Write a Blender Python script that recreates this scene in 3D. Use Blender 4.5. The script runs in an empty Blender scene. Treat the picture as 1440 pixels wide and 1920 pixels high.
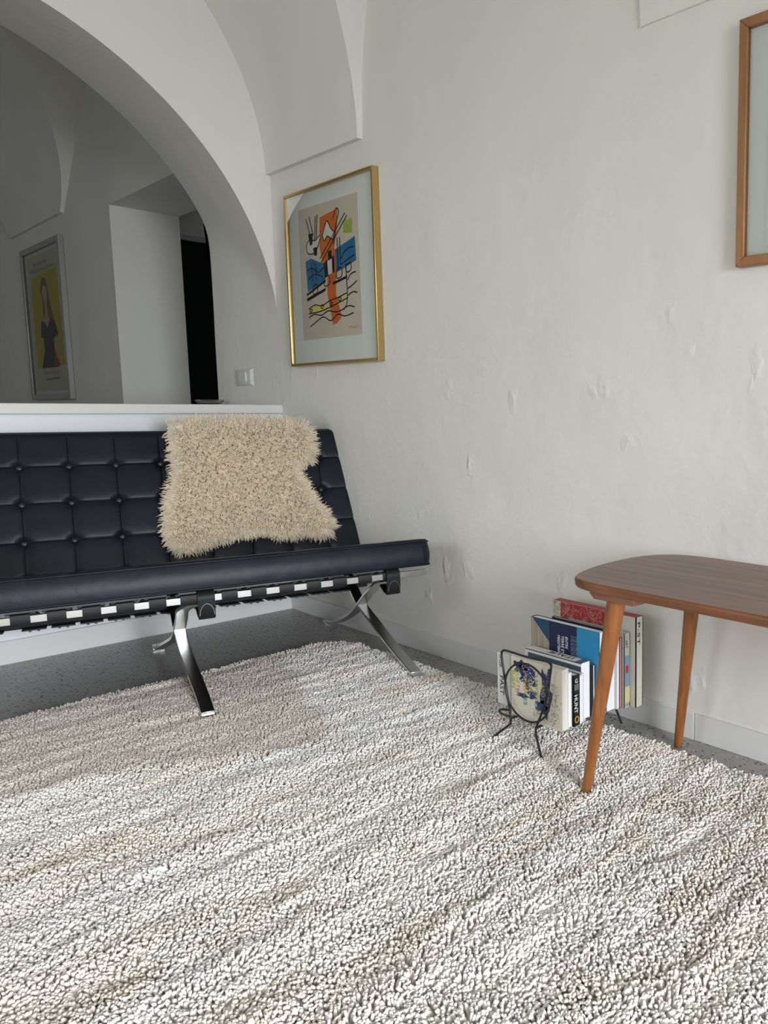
import bpy, bmesh, math, random
import numpy as np
from mathutils import Vector, Matrix

S = bpy.context.scene
COL = S.collection
random.seed(7)
RNG = np.random.default_rng(11)

# ------------------------------------------------------------------ camera, light, exposure
def make_camera():
    f, px, py, yaw, pit, rol = 1481.1, 1165.4, 949.8, .8670, .1210, .0008
    cy, sy, cp, sp, cr, sr = math.cos(yaw), math.sin(yaw), math.cos(pit), math.sin(pit), math.cos(rol), math.sin(rol)
    fwd = Vector((sy, cy, 0)); right = Vector((cy, -sy, 0)); up = Vector((0, 0, 1))
    f2 = fwd * cp - up * sp; u2 = up * cp + fwd * sp
    r3 = right * cr + u2 * sr; u3 = u2 * cr - right * sr
    cam = bpy.data.cameras.new('camera'); o = bpy.data.objects.new('camera', cam); COL.objects.link(o)
    m = Matrix((r3, u3, -f2)).transposed().to_4x4(); m.translation = Vector((-1.5682, -3.1348, .82))
    o.matrix_world = m
    cam.sensor_fit = 'AUTO'; cam.sensor_width = 36; cam.lens = f / 1920 * 36
    cam.shift_x = (720 - px) / 1920; cam.shift_y = (py - 960) / 1920
    cam.clip_start = .02; cam.clip_end = 50
    S.camera = o
make_camera()

EXPOSURE = 0.0
DOOR_POWER = 158.0
S.view_settings.view_transform = 'Standard'; S.view_settings.look = 'None'
S.view_settings.gamma = 1; S.view_settings.exposure = EXPOSURE
S.view_settings.use_curve_mapping = False

w = bpy.data.worlds.new('world'); S.world = w; w.use_nodes = True
w.node_tree.nodes['Background'].inputs[0].default_value = (.72, .84, 1, 1)
w.node_tree.nodes['Background'].inputs[1].default_value = 1.0

ROOM_END = -6.0
DOOR_X0, DOOR_X1, DOOR_Z = -2.35, -1.05, 2.15
def area(name, loc, size, power, color, rot, spread=180):
    l = bpy.data.lights.new(name, 'AREA'); l.shape = 'RECTANGLE'; l.size, l.size_y = size
    l.energy = power; l.color = color; l.spread = math.radians(spread)
    o = bpy.data.objects.new(name, l); COL.objects.link(o); o.location = loc; o.rotation_euler = rot
    return o
# daylight through the glazed door behind the camera (points along +Y)
area('door_daylight', ((DOOR_X0 + DOOR_X1) / 2, ROOM_END - .20, 1.0), (1.25, 1.5), DOOR_POWER, (.88, .92, 1.0), (math.radians(90 - 38), 0, 0), 115)
# low daylight from the window in the left wall of this room
LW_Y0, LW_Y1, LW_Z0, LW_Z1 = -1.8, -.7, .75, 1.75
area('left_window_daylight', (-3.24 - .10, (LW_Y0 + LW_Y1) / 2, 1.22), (1.05, .95), 7.0, (.96, .97, 1.0), (math.radians(90 - 26), 0, -math.pi / 2), 140)
# weaker fill from an added unseen window, far room left wall (points along +X)
ADDED_WIN_Y0, ADDED_WIN_Y1, ADDED_WIN_Z0, ADDED_WIN_Z1 = 2.2, 3.3, .9, 1.9
area('added_far_fill', (-3.24 - .10, (ADDED_WIN_Y0 + ADDED_WIN_Y1) / 2, 1.4), (1.0, .95), 3.0, (1.0, .96, .88), (math.pi / 2, 0, -math.pi / 2))

# ------------------------------------------------------------------ helpers
def mesh_from(name, verts, faces, smooth=False):
    me = bpy.data.meshes.new(name)
    me.from_pydata([tuple(map(float, v)) for v in verts], [], [tuple(map(int, f)) for f in faces])
    me.update()
    if smooth:
        me.polygons.foreach_set('use_smooth', [True] * len(me.polygons))
    return me

def link(name, me, mat=None, parent=None, mats=None):
    o = bpy.data.objects.new(name, me); COL.objects.link(o)
    if mat: me.materials.append(mat)
    for m in (mats or []): me.materials.append(m)
    if parent: o.parent = parent
    return o

def tag(o, label=None, cat=None, group=None, kind=None):
    if label: o['label'] = label
    if cat: o['category'] = cat
    if group: o['group'] = group
    if kind: o['kind'] = kind
    return o

def struct(o):
    o['kind'] = 'structure'; return o

def empty(name, loc=(0, 0, 0), rz=0, label=None, cat=None, group=None):
    o = bpy.data.objects.new(name, None); COL.objects.link(o)
    o.location = loc; o.rotation_euler = (0, 0, rz); o.empty_display_size = .05
    tag(o, label, cat, group); return o

class MB:
    """collects geometry for ONE mesh object"""
    def __init__(s): s.v = []; s.f = []; s.mi = []
    def add(s, verts, faces, mi=0):
        n = len(s.v); s.v += [tuple(p) for p in verts]; s.f += [tuple(i + n for i in f) for f in faces]; s.mi += [mi] * len(faces)
    def box(s, x0, x1, y0, y1, z0, z1, mi=0):
        v = [(x0, y0, z0), (x1, y0, z0), (x1, y1, z0), (x0, y1, z0), (x0, y0, z1), (x1, y0, z1), (x1, y1, z1), (x0, y1, z1)]
        s.add(v, [(0, 3, 2, 1), (4, 5, 6, 7), (0, 1, 5, 4), (1, 2, 6, 5), (2, 3, 7, 6), (3, 0, 4, 7)], mi)
    def tube(s, pts, r, n=8, closed=False, mi=0, caps=True):
        pts = [Vector(p) for p in pts]; m = len(pts)
        rr = r if isinstance(r, (list, tuple)) else [r] * m
        rings = []; prev = None
        for i, p in enumerate(pts):
            if closed: t = pts[(i + 1) % m] - pts[i - 1]
            else: t = pts[min(i + 1, m - 1)] - pts[max(i - 1, 0)]
            t.normalize()
            if prev is None:
                a = Vector((0, 0, 1)) if abs(t.z) < .9 else Vector((1, 0, 0))
                nrm = t.cross(a).normalized()
            else:
                nrm = (prev - t * prev.dot(t)).normalized()
            prev = nrm; b = t.cross(nrm)
            rings.append([p + (nrm * math.cos(2 * math.pi * k / n) + b * math.sin(2 * math.pi * k / n)) * rr[i] for k in range(n)])
        v = [q for ring in rings for q in ring]; f = []
        for i in range(m if closed else m - 1):
            j = (i + 1) % m
            for k in range(n):
                k2 = (k + 1) % n; f.append((i * n + k, i * n + k2, j * n + k2, j * n + k))
        if not closed and caps:
            f.append(tuple(range(n - 1, -1, -1))); f.append(tuple((m - 1) * n + k for k in range(n)))
        s.add(v, f, mi)
    def ribbon(s, pts, side, wd, th, mi=0):
        """flat bar: pts = centre line, side = width direction"""
        pts = [Vector(p) for p in pts]; side = Vector(side).normalized(); m = len(pts); v = []; f = []
        for i, p in enumerate(pts):
            t = (pts[min(i + 1, m - 1)] - pts[max(i - 1, 0)]).normalized()
            nrm = side.cross(t).normalized()
            for a, b in ((-1, -1), (1, -1), (1, 1), (-1, 1)):
                v.append(p + side * (a * wd / 2) + nrm * (b * th / 2))
        for i in range(m - 1):
            for k in range(4):
                k2 = (k + 1) % 4; f.append((i * 4 + k, i * 4 + k2, i * 4 + 4 + k2, i * 4 + 4 + k))
        f.append((3, 2, 1, 0)); f.append(tuple((m - 1) * 4 + k for k in range(4)))
        s.add(v, f, mi)
    def prism(s, poly, axis, a, b, mi=0):
        """poly of 2D points extruded along axis from a to b"""
        def P(p, t):
            return {'x': (t, p[0], p[1]), 'y': (p[0], t, p[1]), 'z': (p[0], p[1], t)}[axis]
        n = len(poly); v = [P(p, a) for p in poly] + [P(p, b) for p in poly]
        f = [tuple(range(n - 1, -1, -1)), tuple(range(n, 2 * n))] + [(i, (i + 1) % n, n + (i + 1) % n, n + i) for i in range(n)]
        s.add(v, f, mi)
    def grid(s, P, mi=0, flip=False):
        nr, nc = len(P), len(P[0]); v = [q for row in P for q in row]; f = []
        for i in range(nr - 1):
            for j in range(nc - 1):
                q = (i * nc + j, i * nc + j + 1, (i + 1) * nc + j + 1, (i + 1) * nc + j)
                f.append(q[::-1] if flip else q)
        s.add(v, f, mi)
    def build(s, name, mat, parent=None, smooth=False, bevel=0, mats=None, seg=2, angle=40):
        me = mesh_from(name, s.v, s.f)
        bm = bmesh.new(); bm.from_mesh(me)
        bmesh.ops.recalc_face_normals(bm, faces=bm.faces) if not getattr(s, 'keep', False) else None
        bm.to_mesh(me); bm.free()
        if any(s.mi): me.polygons.foreach_set('material_index', s.mi)
        o = link(name, me, mat, parent, mats)
        if bevel:
            b = o.modifiers.new('bevel', 'BEVEL'); b.width = bevel; b.segments = seg; b.limit_method = 'ANGLE'; b.angle_limit = math.radians(30)
            smooth = True
        if smooth:
            me.polygons.foreach_set('use_smooth', [True] * len(me.polygons))
            try: me.set_sharp_from_angle(angle=math.radians(angle))
            except Exception: pass
        return o

def spline(pts, n=8):
    """Catmull-Rom through pts"""
    P = [Vector(p) for p in pts]; out = []
    for i in range(len(P) - 1):
        p0 = P[i - 1] if i else P[0] * 2 - P[1]; p1, p2 = P[i], P[i + 1]
        p3 = P[i + 2] if i + 2 < len(P) else P[-1] * 2 - P[-2]
        for k in range(n):
            t = k / n
            out.append(.5 * ((2 * p1) + (p2 - p0) * t + (2 * p0 - 5 * p1 + 4 * p2 - p3) * t * t + (3 * p1 - p0 - 3 * p2 + p3) * t ** 3))
    out.append(P[-1]); return out

# ------------------------------------------------------------------ materials
def mat(name, col, rough=.6, metal=0, spec=.5, coat=0, bump=None, vary=None, sheen=0, attr=None):
    """bump = [(scale, strength, distance, detail)], vary = (color2, scale, lo, hi)"""
    m = bpy.data.materials.new(name); m.use_nodes = True; nt = m.node_tree; N = nt.nodes; L = nt.links
    b = N['Principled BSDF']
    b.inputs['Base Color'].default_value = (*col, 1); b.inputs['Roughness'].default_value = rough
    b.inputs['Metallic'].default_value = metal; b.inputs['Specular IOR Level'].default_value = spec
    b.inputs['Coat Weight'].default_value = coat
    if sheen: b.inputs['Sheen Weight'].default_value = sheen
    tc = N.new('ShaderNodeTexCoord')
    if vary:
        c2, sc, lo, hi = vary
        nz = N.new('ShaderNodeTexNoise'); nz.inputs['Scale'].default_value = sc; nz.inputs['Detail'].default_value = 5
        L.new(tc.outputs['Object'], nz.inputs['Vector'])
        mr = N.new('ShaderNodeMapRange'); mr.inputs[1].default_value = lo; mr.inputs[2].default_value = hi
        L.new(nz.outputs[0], mr.inputs[0])
        mx = N.new('ShaderNodeMix'); mx.data_type = 'RGBA'
        mx.inputs[6].default_value = (*col, 1); mx.inputs[7].default_value = (*c2, 1)
        L.new(mr.outputs[0], mx.inputs[0]); L.new(mx.outputs[2], b.inputs['Base Color'])
    if attr:
        a = N.new('ShaderNodeAttribute'); a.attribute_name = attr; L.new(a.outputs['Color'], b.inputs['Base Color'])
    prev = None
    for sc, st, di, de in (bump or []):
        nz = N.new('ShaderNodeTexNoise'); nz.inputs['Scale'].default_value = sc; nz.inputs['Detail'].default_value = de
        L.new(tc.outputs['Object'], nz.inputs['Vector'])
        bp = N.new('ShaderNodeBump'); bp.inputs['Strength'].default_value = st; bp.inputs['Distance'].default_value = di
        L.new(nz.outputs[0], bp.inputs['Height'])
        if prev: L.new(prev.outputs[0], bp.inputs['Normal'])
        prev = bp
    if prev: L.new(prev.outputs[0], b.inputs['Normal'])
    return m

M = {}
M['plaster'] = mat('white_plaster', (.805, .787, .722), .9, spec=.2, bump=[(2.0, .35, .04, 2), (7, .4, .010, 3), (30, .5, .003, 4)], vary=((.765, .75, .688), 1.7, .35, .7))
def plaster_marks(m):
    # trowel dents and chips with a shape of their own, denser towards the foot of the wall
    nt = m.node_tree; N = nt.nodes; L = nt.links; b = N['Principled BSDF']
    tc = N.new('ShaderNodeTexCoord'); mp = N.new('ShaderNodeMapping'); mp.inputs['Scale'].default_value = (1, 1, .62); L.new(tc.outputs['Object'], mp.inputs[0])
    nz = N.new('ShaderNodeTexNoise'); nz.inputs['Scale'].default_value = 14; nz.inputs['Detail'].default_value = 3; L.new(mp.outputs[0], nz.inputs['Vector'])
    ad = N.new('ShaderNodeVectorMath'); ad.operation = 'MULTIPLY_ADD'; ad.inputs[1].default_value = (.12, .12, .12); L.new(nz.outputs['Color'], ad.inputs[0]); L.new(mp.outputs[0], ad.inputs[2])
    vo = N.new('ShaderNodeTexVoronoi'); vo.inputs['Scale'].default_value = 9; L.new(ad.outputs[0], vo.inputs['Vector'])
    mr = N.new('ShaderNodeMapRange'); mr.inputs[1].default_value = .22; mr.inputs[2].default_value = .02; L.new(vo.outputs['Distance'], mr.inputs[0])
    sx = N.new('ShaderNodeSeparateXYZ'); L.new(tc.outputs['Object'], sx.inputs[0])
    mz = N.new('ShaderNodeMapRange'); mz.inputs[1].default_value = 1.35; mz.inputs[2].default_value = .5; mz.inputs[3].default_value = .06; mz.inputs[4].default_value = 1; L.new(sx.outputs['Z'], mz.inputs[0])
    sc = N.new('ShaderNodeSeparateColor'); L.new(vo.outputs['Color'], sc.inputs[0])
    gt = N.new('ShaderNodeMath'); gt.operation = 'GREATER_THAN'; gt.inputs[1].default_value = .45; L.new(sc.outputs[0], gt.inputs[0])
    mu = N.new('ShaderNodeMath'); mu.operation = 'MULTIPLY'; L.new(mr.outputs[0], mu.inputs[0]); L.new(mz.outputs[0], mu.inputs[1])
    m3 = N.new('ShaderNodeMath'); m3.operation = 'MULTIPLY'; L.new(mu.outputs[0], m3.inputs[0]); L.new(gt.outputs[0], m3.inputs[1])
    bp = N.new('ShaderNodeBump'); bp.inputs['Strength'].default_value = .55; bp.inputs['Distance'].default_value = .006; L.new(m3.outputs[0], bp.inputs['Height'])
    old = b.inputs['Normal'].links[0].from_socket; L.new(old, bp.inputs['Normal']); L.new(bp.outputs[0], b.inputs['Normal'])
plaster_marks(M['plaster'])
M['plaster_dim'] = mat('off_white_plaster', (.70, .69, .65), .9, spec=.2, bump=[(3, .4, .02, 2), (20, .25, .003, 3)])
M['paint'] = mat('white_gloss_paint', (.80, .81, .82), .35, bump=[(25, .08, .001, 2)])
M['stone_cap'] = mat('white_stone_cap', (.74, .73, .69), .4)
M['tile_white'] = mat('white_tile', (.74, .735, .71), .4)
M['leather'] = mat('black_leather', (.005, .007, .012), .40, spec=.22, bump=[(260, .2, .0005, 4), (14, .4, .004, 3)], vary=((.009, .012, .02), 9, .4, .7))
M['leather_strap'] = mat('black_strap_leather', (.006, .006, .0065), .5, spec=.3, bump=[(200, .2, .0005, 3)])
M['steel'] = mat('polished_steel', (.70, .70, .68), .24, metal=1, bump=[(60, .05, .0005, 2)])
M['brass'] = mat('brushed_brass', (.62, .44, .19), .33, metal=1)
M['iron'] = mat('black_iron_wire', (.012, .012, .014), .45, spec=.5)
M['black_door'] = mat('black_door_paint', (.004, .005, .006), .5, spec=.2)
M['plastic'] = mat('white_switch_plastic', (.72, .73, .70), .35)
M['mat_board'] = mat('mat_board', (.74, .75, .71), .9, spec=.1)
M['print_paper'] = mat('beige_print_paper', (.62, .54, .44), .9, spec=.1, vary=((.58, .50, .41), 6, .4, .7))
M['ink'] = mat('black_ink', (.02, .017, .02), .8, spec=.1)
M['orange'] = mat('orange_ink', (.62, .16, .03), .8, spec=.1, vary=((.55, .12, .025), 12, .4, .7))
M['blue'] = mat('blue_ink', (.04, .17, .33), .8, spec=.1, vary=((.03, .13, .27), 14, .4, .7))
M['green'] = mat('green_ink', (.36, .42, .08), .8, spec=.1)
M['yellow'] = mat('yellow_ink', (.68, .62, .14), .8, spec=.1)
M['white_ink'] = mat('white_paper_spot', (.68, .66, .58), .9, spec=.1)
M['silver'] = mat('silver_frame', (.36, .36, .33), .4, metal=.4)

def wood(name, c1, c2, rough, scale, rot=(0, 0, 0)):
    m = mat(name, c1, rough, coat=.15); nt = m.node_tree; N = nt.nodes; L = nt.links; b = N['Principled BSDF']
    tc = N.new('ShaderNodeTexCoord'); mp = N.new('ShaderNodeMapping'); mp.inputs['Scale'].default_value = scale; mp.inputs['Rotation'].default_value = rot
    L.new(tc.outputs['Object'], mp.inputs[0])
    nz = N.new('ShaderNodeTexNoise'); nz.inputs['Scale'].default_value = 3; nz.inputs['Detail'].default_value = 8; nz.inputs['Distortion'].default_value = .6
    L.new(mp.outputs[0], nz.inputs['Vector'])
    cr = N.new('ShaderNodeValToRGB'); cr.color_ramp.elements[0].position = .36; cr.color_ramp.elements[1].position = .66
    cr.color_ramp.elements[0].color = (*c2, 1); cr.color_ramp.elements[1].color = (*c1, 1)
    L.new(nz.outputs[0], cr.inputs[0]); L.new(cr.outputs[0], b.inputs['Base Color'])
    bp = N.new('ShaderNodeBump'); bp.inputs['Strength'].default_value = .12; bp.inputs['Distance'].default_value = .001
    L.new(nz.outputs[0], bp.inputs['Height']); L.new(bp.outputs[0], b.inputs['Normal'])
    return m
M['walnut'] = wood('walnut_top', (.20, .088, .048), (.10, .042, .024), .38, (14, 1.2, 14))
M['walnut_edge'] = wood('walnut_edge', (.24, .085, .03), (.15, .05, .018), .4, (14, 1.2, 14))
M['teak'] = wood('teak_leg', (.33, .12, .03), (.21, .07, .017), .32, (22, 22, 2))
M['block'] = wood('cleat_wood', (.30, .13, .07), (.20, .08, .045), .5, (20, 2, 20))
M['oak'] = wood('oak_frame', (.36, .17, .065), (.25, .105, .038), .45, (8, 8, 1.5))

def terrazzo():
    m = mat('grey_terrazzo', (.2, .2, .19), .38, spec=.35); nt = m.node_tree; N = nt.nodes; L = nt.links; b = N['Principled BSDF']
    tc = N.new('ShaderNodeTexCoord'); last = None
    base = N.new('ShaderNodeTexNoise'); base.inputs['Scale'].default_value = 6; L.new(tc.outputs['Object'], base.inputs['Vector'])
    mx = N.new('ShaderNodeMix'); mx.data_type = 'RGBA'; mx.inputs[6].default_value = (.31, .30, .285, 1); mx.inputs[7].default_value = (.40, .39, .37, 1)
    L.new(base.outputs[0], mx.inputs[0]); last = mx.outputs[2]
    for sc, th, cA, cB in ((75, .30, (.05, .05, .055), (.10, .095, .09)), (55, .26, (.52, .51, .48), (.42, .40, .37)), (130, .33, (.07, .07, .07), (.45, .44, .42)), (38, .16, (.03, .03, .03), (.07, .065, .06))):
        v = N.new('ShaderNodeTexVoronoi'); v.inputs['Scale'].default_value = sc; L.new(tc.outputs['Object'], v.inputs['Vector'])
        lt = N.new('ShaderNodeMapRange'); lt.inputs[1].default_value = th; lt.inputs[2].default_value = th - .05; L.new(v.outputs['Distance'], lt.inputs[0])
        sep = N.new('ShaderNodeSeparateColor'); L.new(v.outputs['Color'], sep.inputs[0])
        gt = N.new('ShaderNodeMath'); gt.operation = 'GREATER_THAN'; gt.inputs[1].default_value = .45; L.new(sep.outputs[0], gt.inputs[0])
        mu = N.new('ShaderNodeMath'); mu.operation = 'MULTIPLY'; L.new(lt.outputs[0], mu.inputs[0]); L.new(gt.outputs[0], mu.inputs[1])
        cc = N.new('ShaderNodeMix'); cc.data_type = 'RGBA'; cc.inputs[6].default_value = (*cA, 1); cc.inputs[7].default_value = (*cB, 1); L.new(sep.outputs[1], cc.inputs[0])
        m2 = N.new('ShaderNodeMix'); m2.data_type = 'RGBA'; L.new(mu.outputs[0], m2.inputs[0]); L.new(last, m2.inputs[6]); L.new(cc.outputs[2], m2.inputs[7]); last = m2.outputs[2]
    L.new(last, b.inputs['Base Color'])
    return m
M['terrazzo'] = terrazzo()
M['wool'] = mat('wool_pile', (.8, .76, .7), .95, spec=.1, attr='tuft_colour')
M['fleece'] = mat('sheepskin_wool', (.8, .7, .55), .9, spec=.15, attr='tuft_colour')
M['hide'] = mat('pale_hide', (.62, .57, .50), .8)
M['rug_back'] = mat('woven_backing', (.78, .74, .68), .95, bump=[(300, .3, .001, 2)])

def glass(name, rough=.0):
    m = bpy.data.materials.new(name); m.use_nodes = True; nt = m.node_tree; nt.nodes.clear()
    o = nt.nodes.new('ShaderNodeOutputMaterial'); t = nt.nodes.new('ShaderNodeBsdfTransparent'); g = nt.nodes.new('ShaderNodeBsdfGlossy'); mx = nt.nodes.new('ShaderNodeMixShader'); fr = nt.nodes.new('ShaderNodeFresnel')
    fr.inputs[0].default_value = 1.12; g.inputs['Roughness'].default_value = rough
    t.inputs[0].default_value = (.96, .975, .965, 1)
    nt.links.new(fr.outputs[0], mx.inputs[0]); nt.links.new(t.outputs[0], mx.inputs[1]); nt.links.new(g.outputs[0], mx.inputs[2]); nt.links.new(mx.outputs[0], o.inputs[0])
    return m
M['pane'] = glass('picture_glass', .02)
M['bowl_glass'] = mat('clear_glass', (.95, .97, .96), .03); M['bowl_glass'].node_tree.nodes['Principled BSDF'].inputs['Transmission Weight'].default_value = 1

# ------------------------------------------------------------------ the room shell
T = .16                       # wall thickness
WX = -3.24                    # left wall
FAR = 5.2                     # far room end
ARCH_T = .58

mb = MB(); mb.box(WX - T, 2.2, ROOM_END - .9, FAR + T, -.1, 0); struct(mb.build('floor', M['terrazzo']))

def slab_x(mb, x0, x1, ys, zs, hole):
    """wall slab between x0 and x1, on the grid of cut lines, leaving the cells of hole out"""
    for i in range(len(ys) - 1):
        for j in range(len(zs) - 1):
            if (i, j) in hole: continue
            mb.box(x0, x1, ys[i], ys[i + 1], zs[j], zs[j + 1])

# right wall of both rooms, one continuous plane at x = 0, with the opening of the passage in the far room
NY0, NY1, NZ = .585, 1.79, 1.91
mb = MB()
def wallface(mb, rects):
    for (y0, y1, z0, z1) in rects:
        mb.add([(0, y0, z0), (0, y1, z0), (0, y1, z1), (0, y0, z1)], [(0, 1, 2, 3)])
# the visible face, finely divided is not needed: relief comes from the material
mb.box(0, T, ROOM_END, NY0, 0, 3.2)
mb.box(0, .35, NY1, FAR, 0, 3.2)
mb.box(0, .35, NY0, NY1, NZ, 3.2)
struct(mb.build('wall_right', M['plaster']))

# passage beyond: deeper wall with a black door
mb = MB()
mb.box(.35, 1.5, 2.0, 2.2, 1.86, 2.6); mb.box(.35, .40, NY0, 2.0, NZ + .05, 2.6)
mb.box(1.4, 1.5, .5, 2.0, 0, 2.6); mb.box(.35, 1.5, .5, .6, 0, 2.6); mb.box(.35, 1.5, .5, 2.0, 2.0, 2.1)
mb.box(.35, 1.5, 2.2, 2.3, 0, 2.6)
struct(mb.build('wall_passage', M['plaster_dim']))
d = empty('door_1', (.40, 2.17, 0)); struct(d)
mb = MB(); mb.box(.0, .95, 0, .03, 0, 1.86); mb.build('door_leaf', M['black_door'], d, bevel=.003)
mb = MB(); mb.tube(spline([(.86, -.0, 1.0), (.86, -.045, 1.0), (.78, -.05, 1.0)], 5), .008); mb.build('door_handle', M['iron'], d, smooth=True)

# other walls
mb = MB(); slab_x(mb, WX - T, WX, [ROOM_END, LW_Y0, LW_Y1, ADDED_WIN_Y0, ADDED_WIN_Y1, FAR], [0, LW_Z0, ADDED_WIN_Z0, LW_Z1, ADDED_WIN_Z1, 3.2], {(1, 1), (1, 2), (3, 2), (3, 3)}); struct(mb.build('wall_left', M['plaster']))
mb = MB()
for y_ in (ADDED_WIN_Y0, ADDED_WIN_Y1 - .05): mb.box(WX - .07, WX - .02, y_, y_ + .05, ADDED_WIN_Z0, ADDED_WIN_Z1)
for z_ in (ADDED_WIN_Z0, ADDED_WIN_Z1 - .05): mb.box(WX - .07, WX - .02, ADDED_WIN_Y0, ADDED_WIN_Y1, z_, z_ + .05)
struct(mb.build('added_window_1', M['paint'], bevel=.003))  # frame of the unseen window added to brighten the far room
mb = MB()
for y_ in (LW_Y0, LW_Y1 - .05): mb.box(WX - .07, WX - .02, y_, y_ + .05, LW_Z0, LW_Z1)
for z_ in (LW_Z0, LW_Z1 - .05): mb.box(WX - .07, WX - .02, LW_Y0, LW_Y1, z_, z_ + .05)
struct(mb.build('window_2', M['paint'], bevel=.003))
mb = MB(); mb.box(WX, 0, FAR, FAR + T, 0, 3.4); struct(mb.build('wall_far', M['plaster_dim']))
mb = MB()
mb.box(WX, DOOR_X0, ROOM_END - T, ROOM_END, 0, 3.2); mb.box(DOOR_X1, 0, ROOM_END - T, ROOM_END, 0, 3.2)
mb.box(DOOR_X0, DOOR_X1, ROOM_END - T, ROOM_END, DOOR_Z, 3.2)
struct(mb.build('wall_front', M['plaster']))
mb = MB()
mb.box(DOOR_X0, DOOR_X0 + .05, ROOM_END - .10, ROOM_END - .04, 0, DOOR_Z); mb.box(DOOR_X1 - .05, DOOR_X1, ROOM_END - .10, ROOM_END - .04, 0, DOOR_Z)
mb.box(DOOR_X0, DOOR_X1, ROOM_END - .10, ROOM_END - .04, DOOR_Z - .05, DOOR_Z)
struct(mb.build('trim_2', M['paint'], bevel=.003))

# the arched dividing wall: half circle r 1.075 at the front, a slightly larger one at the rear; parapet below
CX, ZC, RF, XR, RR = -1.07, 1.089, 1.078, -1.07, 1.14
PAR = .806
RZ = 1.19
mb = MB(); n = 96
def ring(y, rx, rz, cx):
    # the plaster runs from the flush jamb into the arch without a crease towards the rear
    R_ = []; kk = 400 - 340 * min(1, y / ARCH_T * 1.6)
    def soft(x, lim): return -math.log(math.exp(-kk * (x - lim)) + 1) / kk + lim if x - lim > -.6 else x
    def lim2(x): x = soft(x, -.0006); return -soft(-(x - 2 * CX), -.0006) + 2 * CX
    for z in np.linspace(PAR - .01, ZC, 8)[:-1]: R_.append((lim2(cx + rx), y, z))
    for k in range(n + 1):
        t = math.pi * k / n
        R_.append((lim2(cx + rx * math.cos(t)), y, ZC + rz * math.sin(t)))
    for z in np.linspace(ZC, PAR - .01, 8)[1:]: R_.append((lim2(cx - rx), y, z))
    return R_
NS = 8
rings = []
for s in range(NS + 1):
    q = s / NS
    rings.append(ring(ARCH_T * q, RF + (1.187 - RF) * q, 1.078 + (1.187 - 1.078) * q, CX))
mb.grid(rings)                                           # soffit
for y, rg in ((0, rings[0]), (ARCH_T, rings[-1])):       # spandrels up to z 3.2
    top = [(x, y, 3.2) for x, _, z in rg]
    # spread the top row so that faces stay regular
    top = [(0 + (2 * CX) * k / n, y, 3.2) for k in range(n + 1)]
    mb.grid([rg[7:-7], top])
struct_arch = mb
# jambs below the springing and wall left of the opening
lx = 2 * CX
for y in (0, ARCH_T): mb.add([(WX, y, 0), (lx, y, 0), (lx, y, ZC), (lx, y, 3.2), (WX, y, 3.2)], [(0, 1, 2, 3, 4)])
struct(mb.build('wall_back', M['plaster'], smooth=True, angle=35))
mb = MB(); mb.box(lx, 0, .004, ARCH_T - .02, 0, PAR); struct(mb.build('wall_parapet', M['paint']))
mb = MB(); mb.box(lx, 0, -.008, ARCH_T, PAR, .842); struct(mb.build('trim_1', M['stone_cap'], bevel=.004))

# vaults
def lun(Y, lunettes, zs):
    for yc, hw, h, p in lunettes:
        q = abs(Y - yc) / hw
        if q < 1: return zs + h * ((1 - q ** 2) ** .5 if p == 2 else (1 - q ** 1.3))
    return None
def vault(name, Y0, Y1, zs, b, lunettes, off=.02, m=None):
    a = -WX / 2; mb = MB()
    ys = set(np.linspace(Y0, Y1, 60))
    for yc, hw, h, p in lunettes:
        for q in np.sin(np.linspace(-math.pi / 2, math.pi / 2, 49)): ys.add(round(yc + hw * q, 5))
    ys = sorted(y for y in ys if min(Y0, Y1) - 1e-6 <= y <= max(Y0, Y1) + 1e-6)
    cols = []; cells = []; off0 = off
    for Y in ys:
        off = off0 if Y > -1.0 else .007
        aa = a - off
        zl = lun(Y, lunettes, zs); t0 = 0
        if zl is not None: t0 = math.asin(min(.999, (zl - zs) / b))
        col = []
        for k in range(61):
            t = t0 + (math.pi - 2 * t0) * (.5 - .5 * math.cos(math.pi * k / 60))
            col.append((-off - aa + aa * math.cos(t), Y, zs + b * math.sin(t)))
        cols.append(col)
        cells.append([(0 + (col[0][0]) * i / 6, Y, col[0][2]) for i in range(7)])
    mb.grid(cols)
    mb.grid(cells)                                        # lunette cells + the small ledge between them
    mb.grid([[(WX - (c[0]), c[1], c[2]) for c in row] for row in cells])
    return struct(mb.build(name, m or M['plaster'], smooth=True, angle=50))
vault('ceiling', ROOM_END, 0, 1.73, 1.18, [(-1.26, .607, 1.0, 2), (-3.3, .607, 1.0, 2), (-5.3, .607, 1.0, 2)])
vault('ceiling', ARCH_T, FAR, 1.985, 1.1, [(1.6, .95, .86, 1.3), (4.4, .7, .8, 1.3)], m=M['plaster'])

# baseboards
mb = MB(); mb.box(-.006, 0, -2.045, -.008, 0, .07); mb.box(-.006, 0, ROOM_END, -2.049, 0, .07); mb.box(-.004, 0, -2.049, -2.045, 0, .069)
struct(mb.build('baseboard_right', M['tile_white'], bevel=.001))
mb = MB(); mb.box(WX, 0, -.008, .004, 0, .076); struct(mb.build('baseboard_back', M['tile_white'], bevel=.001))

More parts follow.
